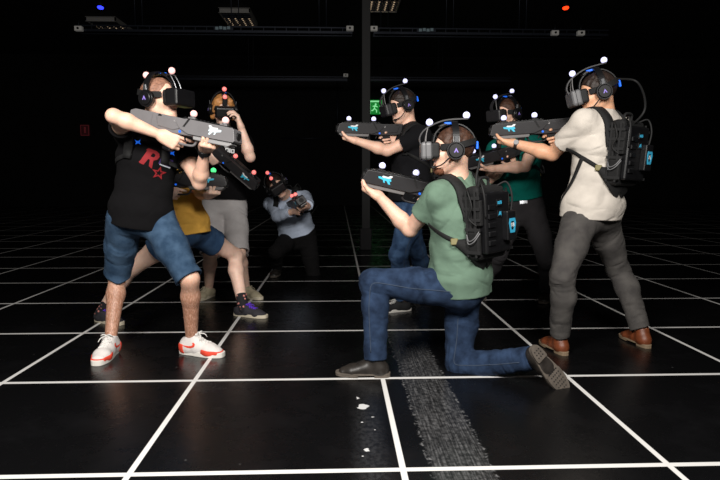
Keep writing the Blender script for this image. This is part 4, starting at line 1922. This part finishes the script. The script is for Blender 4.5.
# exit signs
GREENL = mat('exit_green', (18, 140, 50), 0.5, emit=0.45)
EXITW = mat('exit_white', (150, 240, 170), 0.5, emit=0.6)
t = thing('exit_sign', 'lit green running-figure exit sign on the back wall behind the standing player', 'exit sign', Matrix.Translation((1.40, 22.42, 3.65)))
bm = bmesh.new()
bm_box(bm, (0, 0, 0), (0.26, 0.05, 0.26), 0.01)
link('sign_box', mesh_bm('exit_box', bm), GREENL, t)
bm = bmesh.new()
for x0, x1, z0, z1 in ((-0.22, -0.17, -0.24, 0.2), (0.17, 0.22, -0.24, 0.2), (-0.22, 0.22, 0.18, 0.23)):
    bm_box(bm, ((x0 + x1) / 2, -0.054, (z0 + z1) / 2), ((x1 - x0) / 2, 0.004, (z1 - z0) / 2))
bm_cyl(bm, (0.02, -0.050, 0.10), (0.02, -0.058, 0.10), 0.035, seg=14)
for a, b_ in (((0.0, 0.06), (-0.03, -0.05)), ((-0.03, -0.05), (0.06, -0.12)), ((0.06, -0.12), (0.05, -0.2)), ((-0.03, -0.05), (-0.09, -0.13)), ((-0.09, -0.13), (-0.14, -0.12)), ((0.0, 0.05), (0.09, 0.0)), ((0.0, 0.05), (-0.09, 0.02))):
    bm_cyl(bm, (a[0], -0.053, a[1]), (b_[0], -0.053, b_[1]), 0.018, seg=8)
link('running_figure', mesh_bm('exit_figure', bm), EXITW, t)
t = thing('exit_sign', 'dim red sign on the wall at the far left', 'exit sign', Matrix.Translation((-9.25, 22.42, 2.77)))
bm = bmesh.new()
bm_box(bm, (0, 0, 0), (0.16, 0.04, 0.20), 0.01)
link('sign_box', mesh_bm('sign_box', bm), mat('dim_red_sign', (40, 12, 14), 0.5, emit=0.25), t)
bm = bmesh.new()
for x0, x1, z0, z1 in ((-0.15, -0.13, -0.19, 0.19), (0.13, 0.15, -0.19, 0.19), (-0.15, 0.15, 0.17, 0.19), (-0.15, 0.15, -0.19, -0.17), (-0.02, 0.04, -0.1, 0.12)):
    bm_box(bm, ((x0 + x1) / 2, -0.043, (z0 + z1) / 2), ((x1 - x0) / 2, 0.004, (z1 - z0) / 2))
link('sign_border', mesh_bm('sign_border', bm), mat('dim_red_line', (110, 40, 45), 0.5, emit=0.15), t)

# pipes on the back wall
for nm, a, b_, lab in (('wall_pipe', (0.0, 22.4, 4.55), (0.0, 22.4, 2.5), 'thin vertical pipe on the back wall left of the pillar'),
                       ('wall_pipe', (-2.1, 22.4, 2.5), (-0.1, 22.4, 2.5), 'thin horizontal pipe low on the back wall left of the pillar')):
    bm = bmesh.new()
    bm_cyl(bm, a, b_, 0.03, seg=10)
    tag(link(nm, mesh_bm(nm, bm), STEEL), lab, 'pipe', 'pipes on the back wall')

# ================================================================== clothes materials


def denim(name, a, b):
    return mat(name, a, 0.92, noise=1.0, nscale=16, rgb2=b, bump=0.4, bscale=420, spec=0.2)


JEANS_P6 = denim('dark_blue_denim', (26, 39, 60), (48, 66, 94))
JEANS_P5 = denim('mid_blue_denim', (34, 54, 82), (66, 92, 126))
SHORTS_P1 = denim('washed_denim', (42, 64, 88), (68, 92, 118))
SHORTS_P2 = denim('navy_cotton', (40, 64, 94), (56, 82, 114))
cloth = lambda n, c, b=0.25: mat(n, c, 0.95, noise=0.07, nscale=14, bump=b, bscale=380, spec=0.2)
TEE_BLACK = cloth('black_cotton', (12, 11, 13))
TEE_BLACK5 = cloth('black_cotton_soft', (17, 17, 20))
TEE_GREEN = cloth('sage_green_cotton', (102, 126, 109))
TEE_WHITE = cloth('off_white_cotton', (206, 198, 188))
TEE_TEAL = cloth('teal_cotton', (0, 92, 82))
TEE_YELLOW = cloth('mustard_cotton', (224, 172, 78))
SHIRT_BLUE = cloth('pale_blue_cotton', (184, 196, 216))
SHORTS_GREY = cloth('grey_cotton', (190, 186, 186))
PANTS_BLACK = cloth('black_trouser_cloth', (20, 19, 20))
PANTS_CHAR = cloth('charcoal_trouser_cloth', (52, 50, 52))
PANTS_GREY = mat('grey_denim', (62, 59, 58), 0.88, noise=1.0, nscale=12, rgb2=(82, 79, 76), bump=0.4, bscale=420)
HAIR_BROWN = mat('brown_hair', (70, 44, 30), 0.55, noise=0.35, nscale=60, bump=0.6, bscale=200)
HAIR_DARK = mat('dark_hair', (42, 30, 24), 0.55, noise=0.35, nscale=60, bump=0.6, bscale=200)
HAIR_BUZZ = mat('cropped_light_hair', (150, 108, 88), 0.6, noise=0.3, nscale=80, bump=0.4, bscale=260)
HAIR_BLOND = mat('ginger_blond_hair', (196, 136, 78), 0.5, noise=0.25, nscale=50, bump=0.6, bscale=160)
BEARD = mat('stubble_hair', (120, 74, 52), 0.7, noise=0.35, nscale=160, bump=0.5, bscale=300)
LEATHER_BK = mat('black_leather', (44, 40, 37), 0.42, noise=0.25, nscale=30, bump=0.15, bscale=80)
LEATHER_BR = mat('brown_leather', (112, 58, 32), 0.45, noise=0.25, nscale=26, bump=0.15, bscale=80)
SOLE_DK = mat('worn_dark_sole', (92, 84, 76), 0.8, noise=0.2, nscale=30)
SOLE_TAN = mat('tan_sole', (128, 110, 88), 0.7, noise=0.15, nscale=30)
SOLE_W = mat('white_sole', (236, 232, 224), 0.6)
SOLE_CREAM = mat('cream_sole', (206, 196, 174), 0.65)
SHOE_WHITE = mat('white_shoe_mesh', (232, 226, 222), 0.7, noise=0.06, nscale=40, bump=0.3, bscale=300)
SHOE_RED = mat('coral_red_suede', (238, 76, 52), 0.7)
SHOE_CHAR = mat('charcoal_canvas', (46, 44, 50), 0.85, bump=0.3, bscale=400)
SHOE_SAND = mat('sand_canvas', (176, 166, 140), 0.85, bump=0.3, bscale=400)
LACE_W = mat('white_lace', (238, 236, 232), 0.8)
LACE_P = mat('purple_lace', (110, 60, 220), 0.8)
LACE_D = mat('dark_lace', (30, 26, 24), 0.8)
LACE_S = mat('sand_lace', (190, 180, 155), 0.8)
SOCK = mat('patterned_sock', (34, 32, 36), 0.9, noise=1.0, nscale=46, rgb2=(34, 32, 36))


def sock_material():
    m = SOCK
    nt = m.node_tree
    b = nt.nodes['Principled BSDF']
    tc = [n for n in nt.nodes if n.bl_idname == 'ShaderNodeTexCoord'][0]
    vo = nt.nodes.new('ShaderNodeTexVoronoi')
    vo.inputs['Scale'].default_value = 32
    nt.links.new(tc.outputs['Object'], vo.inputs['Vector'])
    r = nt.nodes.new('ShaderNodeValToRGB')
    r.color_ramp.interpolation = 'CONSTANT'
    r.color_ramp.elements[0].color = srgb(216, 140, 130)
    r.color_ramp.elements[1].position = 0.26
    r.color_ramp.elements[1].color = srgb(32, 30, 34)
    nt.links.new(vo.outputs['Distance'], r.inputs['Fac'])
    nt.links.new(r.outputs['Color'], b.inputs['Base Color'])


sock_material()

# ================================================================== players
UPZ = V(0, 0, 1)


def foot(O, fwd, up=UPZ):
    return (np.asarray(O, float), nz(fwd), nz(up))


def hand(wr, cur=None, th=(0.65, 0.5, 0.5)):
    W, f, n = wr
    return (W, f, n, cur, th)


# ---- player in black shirt with the grey rifle
g1 = gun_frame(at(239, 139, 3.14), at(132, 116, 3.38), (0, 0.1, 1))
p1 = dict(seed=11, Rshoff=(0.045, 0, 0), label='person in a black t-shirt with red print and denim shorts aiming a grey rifle', pel=at(141, 213, 3.55), neck=at(151, 128, 3.50), head=at(160, 99, 3.44),
          hipf=(0.15, -1), chestf=(0.22, -1), headf=V(0.93, -0.38, 0.0), headu=V(0.0, 0.0, 1), bulk=0.94, limb=-0.004, hairz=-0.004, seam=mat('seam_thread', (58, 70, 88), 0.9),
          Lfoot=foot(gnd(192, 354), (0.94, -0.33, 0)), Rfoot=foot(gnd(111, 355), (-0.02, -1, 0)),
          Lknee=(188, 272), Rknee=(117, 275), Lhand=hand(fore_wrist(g1, 0.50), FORE), Rhand=hand(grip_wrist(g1, dx=0.03), GRIP),
          Lelbow=(197, 173), Relbow=(118, 118), skin=SKIN_H, hair=HAIR_BUZZ,
          shirt_name='t_shirt', shirt=TEE_BLACK, pants_name='shorts', pants=SHORTS_P1, short=0.97, pants_e=(0.016, 0.018, 0.024, 0.02), sleeve=0.50, hem=0.07, shirt_e=[0.020, 0.018, 0.020, 0.014, 0.012, 0.004],
          shoe=('runner', SHOE_WHITE, SOLE_W, LACE_W, SHOE_RED), shoelabel='white running shoe with coral red trim', folds=(0.004, 15))
P1 = make_person(p1)
make_gun('toy_rifle', 'grey rifle aimed to the right by the player in denim shorts', g1, PINKBALL, LIT_GREYP, LIGHTP, logo=(PALEPR, WHITEPR))  # paler shell and handguard carry the light falling on this rifle
make_headset('black box headset with two pink balls on the player at far left', P1[1], 'box', PINKBALL, BLACKP)
make_headphones('black headphones on the player with the grey rifle', P1[1], mic=False)
make_backpack('black backpack on the player with the grey rifle, mostly hidden behind him', P1[1], P1[2], belt=False)

def torso_print(person, sk, svf, nm, polys, px, Y, size, m, rot=0.0, lift=0.0025, cell=0.012):
    """a print or badge lying on the shirt front: polys in units of size around the spot seen at px"""
    bv = bvh_of(svf)
    o = at(px[0], px[1], Y)
    ca, sa = math.cos(rot), math.sin(rot)
    d = Vector(-sk.cf)
    right = sk.sl
    def to3(p):
        x, y = (p[0] * ca - p[1] * sa) * size, (p[0] * sa + p[1] * ca) * size
        return Vector(o + right * x + sk.up * y + sk.cf * 0.35)
    # keep the cast plane on the spot: slide the origin along the view ray to the shirt first
    h = bv.ray_cast(Vector((0, 0, CAMH)), Vector(nz(pix_ray(*px))))[0]
    if h is not None:
        o = np.array(h)
    bm = bmesh.new()
    decal(bm, polys, to3, d, bv, lift, cell / size * 1.0)
    ob = link(nm, mesh_bm(nm, bm, True), m, person)
    ob.data.transform(Matrix.Translation(-person.matrix_basis.translation))
    return ob


RED_PRINT = mat('red_print', (138, 20, 28), 0.8)
LET_R = dict(o=[(-0.62, -0.55), (-0.38, -0.55), (-0.22, 0.0), (-0.08, 0.0), (0.02, -0.5), (0.3, -0.62), (0.18, 0.04), (0.42, 0.2), (0.5, 0.45), (0.4, 0.68), (0.15, 0.78), (-0.5, 0.78), (-0.62, 0.6), (-0.52, 0.55), (-0.7, -0.3), (-0.78, -0.5)],
             h=[[(-0.14, 0.25), (0.08, 0.25), (0.17, 0.34), (0.18, 0.46), (0.08, 0.54), (-0.08, 0.54)]])


def star(r, q=0.42, cx=0, cy=0, k0=0.0):
    return [(cx + (r if k % 2 == 0 else r * q) * math.sin(k * math.pi / 5 + k0), cy + (r if k % 2 == 0 else r * q) * math.cos(k * math.pi / 5 + k0)) for k in range(10)]


STAR = dict(o=star(0.46), h=[star(0.24)])
SQ = lambda w, h: [(-w, -h), (w, -h), (w, h), (-w, h)]
BOW = [(-0.9, -0.8), (-0.25, -0.45), (0.25, -0.45), (0.9, -0.8), (0.55, 0.0), (0.9, 0.8), (0.25, 0.4), (-0.25, 0.4), (-0.9, 0.8), (-0.55, 0.0)]
DISC = [(math.cos(g), math.sin(g)) for g in np.linspace(0, 2 * math.pi, 16, endpoint=False)]
for nm, poly, px, size, m, rot, lift in (
        ('shirt_print', LET_R, (151, 160), 0.072, RED_PRINT, -0.25, 0.003),
        ('shirt_print', STAR, (159, 173), 0.090, RED_PRINT, -0.15, 0.004),
        ('badge', SQ(1, 0.7), (166, 162), 0.034, mat('violet_badge', (66, 48, 104), 0.4), -0.3, 0.006),
        ('badge_stripe', SQ(1, 0.12), (165, 166), 0.030, mat('pale_print', (190, 196, 205), 0.5), -0.3, 0.008),
        ('clip', BOW, (138, 142), 0.017, BLUELED, 0.2, 0.006),
        ('clip', BOW, (172, 153), 0.017, BLUELED, 0.1, 0.006),
        ('badge', DISC, (174, 145), 0.017, mat('aqua_badge', (90, 160, 170), 0.4), 0.0, 0.006)):
    torso_print(P1[0], P1[1], P1[2], nm, [poly], px, 3.3, size, m, rot, lift)
wristwatch('black watch on the wrist under the grey rifle', P1[1], 'L', BLACKP, RUBBER)

# ---- player in yellow shirt
g2 = gun_frame(at(228, 183, 4.04), at(138, 179, 4.04), (0, 0.1, 1))
p2 = dict(seed=22, label='person in a yellow t-shirt lunging in blue shorts and purple-laced shoes', pel=at(186, 228, 4.40), neck=at(176, 166, 4.42), head=at(168, 144, 4.40),
          hipf=(0.95, -0.30), chestf=(0.85, -0.5), headf=V(0.95, -0.3, 0.0),
          Lfoot=foot(gnd(243, 316), (0.93, -0.36, 0)), Rfoot=foot(gnd(103, 322), (0.85, -0.5, 0)),
          Lknee=(231, 250), Rknee=(127, 265), Lhand=hand(fore_wrist(g2, 0.58), FORE), Rhand=hand(grip_wrist(g2, dx=0.05), GRIP),
          Lelbow=(196, 212), Relbow=(160, 205), skin=SKIN_B, hair=HAIR_BROWN,
          shirt_name='t_shirt', shirt=TEE_YELLOW, pants_name='shorts', pants=SHORTS_P2, short=0.50, pants_e=(0.018, 0.020, 0.022, 0.02), sleeve=0.6, hem=0.05,
          shoe=('skate', SHOE_CHAR, SOLE_CREAM, LACE_P), shoelabel='charcoal canvas shoe with purple laces', sock=SOCK, socklabel='black sock patterned with pink spots')
P2 = make_person(p2)
make_gun('toy_rifle', 'dark rifle with green balls held by the player in yellow', g2, GREENBALL)
make_headset('black box headset on the player in yellow, hidden behind the player in front', P2[1], 'box', GREENBALL, BLACKP, balls=[(0.13, 0, 0.062), (-0.06, 0, 0.14)])

# ---- player in grey shorts
m3 = at(258, 187, 4.95)
g3 = gun_frame(m3, m3 - nz(V(0.74, 0.0, -0.67)) * GL, (0.2, -0.45, 1))
p3 = dict(seed=33, label='person with ginger-blond hair in a black t-shirt and grey shorts touching the headset', pel=at(224, 203, 5.22), neck=at(225, 135, 5.22), head=at(223, 109, 5.14),
          hipf=(0.12, -1), chestf=(0.2, -1), headf=V(0.30, -0.9, -0.28),
          Lfoot=foot(gnd(246, 297), (0.75, -0.65, 0)), Rfoot=foot(gnd(209, 297), (-0.35, -0.93, 0)),
          Lknee=(238, 245), Rknee=(211, 245), Lhand=(at(241, 127, 4.96), V(-0.22, -0.10, 0.97), V(-0.85, -0.1, -0.1), [(30, 45, 30), (35, 45, 30), (40, 45, 30), (45, 45, 30)], (0.7, 0.6, 0.4)),
          Rhand=hand(grip_wrist(g3), GRIP), Lelbow=(250, 156), Relbow=(200, 168), skin=SKIN_B, hair=HAIR_BLOND, longhair=True,
          shirt_name='t_shirt', shirt=TEE_BLACK, pants_name='shorts', pants=SHORTS_GREY, short=0.96, pants_e=(0.018, 0.022, 0.030, 0.03), sleeve=0.55, hem=-0.04,
          shoe=('skate', SHOE_SAND, SOLE_CREAM, LACE_S), shoelabel='sand canvas shoe')
P3 = make_person(p3)
for k in range(3):
    torso_print(P3[0], P3[1], P3[2], 'shirt_print', [dict(o=SQ(1, 1.3), h=[SQ(0.45, 0.75)]) if k != 1 else SQ(0.4, 1.3)], (227 + k * 2.9, 150 + k * 0.6), 5.0, 0.0135, WHITEPR, 0.0, 0.003)
torso_print(P3[0], P3[1], P3[2], 'shirt_print', [SQ(1, 0.16)], (229.5, 146.6), 5.0, 0.042, WHITEPR, 0.0, 0.003)
make_gun('toy_rifle', 'dark rifle with red balls pointed down by the player in grey shorts', g3, REDBALL)
make_headset('black box headset with red balls on a mast on the ginger-blond player', P3[1], 'mast', REDBALL, BLACKP)
make_headphones('black headphones on the ginger-blond player', P3[1], mic=False)

# ---- kneeling player at the back
g4 = gun_frame(at(302, 201, 5.50), at(290, 205, 6.16), (-0.55, 0.0, 0.85))
p4 = dict(seed=44, label='person in a pale blue shirt kneeling at the back, rifle pointed forward', pel=at(298, 236, 6.52), neck=at(286, 196, 6.32), head=at(276, 185, 6.10),
          hipf=(0.05, -1), chestf=(-0.05, -1), headf=V(0.25, -0.93, -0.25), headu=V(-0.6, 0, 0.9), bulk=1.12,
          Lfoot=foot(V(-0.28, 6.92, 0.14), (0.05, 1, -0.25), (0, -0.25, -1)), Rfoot=foot(gnd(277, 275), (-0.12, -1, 0)),
          Lknee=(312, 268), Rknee=(281, 240), Lhand=hand(fore_wrist(g4, 0.50), FORE), Rhand=hand(grip_wrist(g4), GRIP),
          Lelbow=(323, 214), Relbow=(268, 226), skin=SKIN_A, hair=HAIR_DARK,
          shirt_name='shirt', shirt=SHIRT_BLUE, pants_name='trousers', pants=PANTS_BLACK, short=0, sleeve=1.72, hem=-0.07, shirt_e=[0.018, 0.018, 0.022, 0.018, 0.014, 0.004],
          shoe=('derby', LEATHER_BK, SOLE_DK, LACE_D), shoelabel='black leather shoe')
P4 = make_person(p4)
make_gun('toy_rifle', 'dark rifle pointed forward by the player kneeling at the back', g4, REDBALL)
make_headset('black box headset with red balls on a mast on the player kneeling at the back', P4[1], 'mast', REDBALL, BLACKP)
make_headphones('black headphones on the player kneeling at the back', P4[1], mic=False)
make_backpack('black backpack on the player kneeling at the back', P4[1], P4[2])

# ---- standing player in black shirt and jeans
g5 = gun_frame(at(336, 129, 4.62), at(414, 130, 4.74), (0, -0.1, 1))
p5 = dict(seed=55, label='person in a black t-shirt and blue jeans standing behind the kneeling player', pel=at(409, 203, 4.78), neck=at(408, 128, 4.75), head=at(402, 106, 4.72),
          hipf=(-0.85, -0.45), chestf=(-0.80, -0.5), headf=V(-0.93, -0.25, -0.28),
          Lfoot=foot(gnd(402, 311), (-0.95, -0.25, 0)), Rfoot=foot(gnd(424, 297), (-0.9, -0.4, 0)),
          Lknee=(398, 255), Rknee=(420, 252), Lhand=hand(fore_wrist(g5, 0.58), FORE), Rhand=hand(grip_wrist(g5), GRIP),
          Lelbow=(386, 165), Relbow=(402, 150), skin=SKIN_A, hair=HAIR_DARK, seam=mat('seam_thread', (58, 70, 88), 0.9),
          shirt_name='t_shirt', shirt=TEE_BLACK5, pants_name='jeans', pants=JEANS_P5, short=0, sleeve=0.62, hem=-0.03,
          shoe=('skate', mat('black_canvas', (34, 34, 36), 0.85), SOLE_W, LACE_W), shoelabel='black canvas shoe with white sole')
P5 = make_person(p5)
make_gun('toy_rifle', 'dark rifle with white balls held by the standing player in black and jeans', g5, WHITEBALL)
make_headset('black headset with arched white-ball tracker on the standing player in black and jeans', P5[1], 'arc', WHITEBALL, DARKP)
make_headphones('black headphones on the standing player in black and jeans', P5[1])
make_backpack('black backpack on the standing player in black and jeans', P5[1], P5[2])

# ---- kneeling player in front
m6 = at(362, 176, 3.34)
g6 = gun_frame(m6, at(482, 201, 3.40), (0, -0.12, 1))
O6 = at(543, 359, 2.90)
u6 = V(-0.34, 0.92, -0.24)
p6 = dict(seed=66, Lshoff=(0.025, 0, 0), label='person in a sage green t-shirt and jeans kneeling on one knee in front', pel=at(460, 280, 3.20), neck=at(456, 181, 3.20), head=at(452, 150, 3.15),
          hipf=(-0.90, 0.38), chestf=(-0.60, 0.80), headf=V(-0.98, 0.08, -0.03), bulk=1.06, bow=0.018, thigh=1.05, seam=mat('seam_thread', (58, 70, 88), 0.9),
          Lfoot=foot(gnd(375, 376), (-0.98, 0.12, 0)), Rfoot=foot(O6, V(0.62, -0.05, -0.78), u6),
          Lknee=(371, 279), Rknee=(459, 362), Lhand=hand(fore_wrist(g6, 0.615), FORE), Rhand=hand(grip_wrist(g6), GRIP),
          Lelbow=(411, 231), Relbow=(440, 225), skin=SKIN_A, hair=HAIR_BROWN, beard=BEARD,
          shirt_name='t_shirt', shirt=TEE_GREEN, pants_name='jeans', pants=JEANS_P6, short=0, sleeve=0.52, hem=0.07, cuff=0.985,
          shoe=('derby', LEATHER_BK, SOLE_DK, LACE_D), shoelabel='black leather ankle boot', studs=True)
P6 = make_person(p6)
make_gun('toy_rifle', 'dark rifle with white balls held by the kneeling player in green', g6, WHITEBALL)
up6 = P6[1]
make_headset('grey-fronted headset with arched white-ball tracker on the kneeling player in green', P6[1], 'arc', WHITEBALL, mat('visor_grey', (108, 108, 110), 0.4),
             cable=[up6.hd - up6.Hf * 0.15 + V(0, 0, -0.03), up6.neck - up6.cf * 0.14 + V(0, 0, 0.0), up6.neck - up6.cf * 0.17 - up6.up * 0.12])
make_headphones('black headphones on the kneeling player in green', P6[1])
make_backpack('black backpack with cyan badge on the kneeling player in green', P6[1], P6[2], '18')

# ---- player in teal
g7 = gun_frame(at(464, 164, 4.62), at(545, 143, 4.90), (0, -0.1, 1))
p7 = dict(seed=77, label='person in a teal t-shirt and black trousers standing behind the others at right', pel=at(522, 208, 5.00), neck=at(513, 139, 4.95), head=at(507, 114, 4.88),
          hipf=(-0.55, -0.83), chestf=(-0.65, -0.75), headf=V(-0.85, -0.5, -0.15),
          Lfoot=foot(gnd(547, 300), (-0.5, -0.86, 0)), Rfoot=foot(gnd(478, 300), (-0.9, -0.4, 0)),
          Lknee=(546, 255), Rknee=(500, 252), Lhand=hand(fore_wrist(g7, 0.50), FORE), Rhand=hand(grip_wrist(g7), GRIP),
          Lelbow=(546, 171), Relbow=(490, 178), skin=SKIN_A, hair=HAIR_BROWN,
          shirt_name='t_shirt', shirt=TEE_TEAL, pants_name='trousers', pants=PANTS_CHAR, short=0, sleeve=0.62, hem=-0.088, shirt_e=[0.018, 0.018, 0.024, 0.018, 0.014, 0.004],
          shoe=('derby', LEATHER_BK, SOLE_DK, LACE_D), shoelabel='black leather shoe')
P7 = make_person(p7)
torso_print(P7[0], P7[1], P7[3], 'belt_buckle', [SQ(1, 0.55)], (524, 201.5), 4.9, 0.028, METAL, 0.0, 0.008)
make_gun('toy_rifle', 'dark rifle with white balls held by the player in teal', g7, WHITEBALL)
make_headset('black headset with arched white-ball tracker on the player in teal', P7[1], 'arc', WHITEBALL, DARKP)
make_headphones('black headphones on the player in teal', P7[1])
make_backpack('black backpack on the player in teal', P7[1], P7[2])

# ---- player in off-white shirt
m8 = at(489, 132, 3.90)
g8 = gun_frame(m8, at(595, 122, 3.84), (0, -0.08, 1))
p8 = dict(seed=88, label='person in an off-white t-shirt, grey trousers and brown boots standing at right', pel=at(591, 209, 3.62), neck=at(602, 114, 3.60), head=at(597, 93, 3.58),
          hipf=(-0.50, 0.86), chestf=(-0.54, 0.84), headf=V(-0.95, 0.12, -0.24), bulk=1.02,
          Lfoot=foot(gnd(559, 352), (-0.14, 0.99, 0)), Rfoot=foot(gnd(641, 345), (-0.10, 0.99, 0)),
          Lknee=(562, 277), Rknee=(619, 274), Lhand=hand(fore_wrist(g8, 0.58), FORE), Rhand=hand(grip_wrist(g8), GRIP),
          Lelbow=(552, 154), Relbow=(575, 150), skin=SKIN_C, hair=HAIR_DARK, kneew=4,
          shirt_name='t_shirt', shirt=TEE_WHITE, pants_name='trousers', pants=PANTS_GREY, short=0, sleeve=0.62, hem=0.055, flare=0.014, shirt_e=[0.032, 0.031, 0.026, 0.016, 0.014, 0.004],
          shoe=('boot', LEATHER_BR, SOLE_TAN, LACE_D), shoelabel='brown leather boot')
P8 = make_person(p8)
make_gun('toy_rifle', 'dark rifle with white balls held by the player in the off-white shirt', g8, WHITEBALL)
s8 = P8[1]
make_headset('grey-fronted headset with arched white-ball tracker on the player in the off-white shirt', s8, 'arc', WHITEBALL, mat('visor_grey', (108, 108, 110), 0.4),
             cable=[s8.hd - s8.Hf * 0.24 + V(0, 0, 0.0), s8.neck - s8.cf * 0.27 + V(0, 0, 0.02), s8.neck - s8.cf * 0.17 - s8.up * 0.10])
make_headphones('black headphones on the player in the off-white shirt', s8)
make_backpack('black backpack with cyan badge on the player in the off-white shirt', s8, P8[2], '25', hang=True)
wristwatch('dark watch with a pale face on the wrist of the player in off-white', s8, 'L', LIGHTP, mat('brown_strap', (44, 32, 26), 0.6))
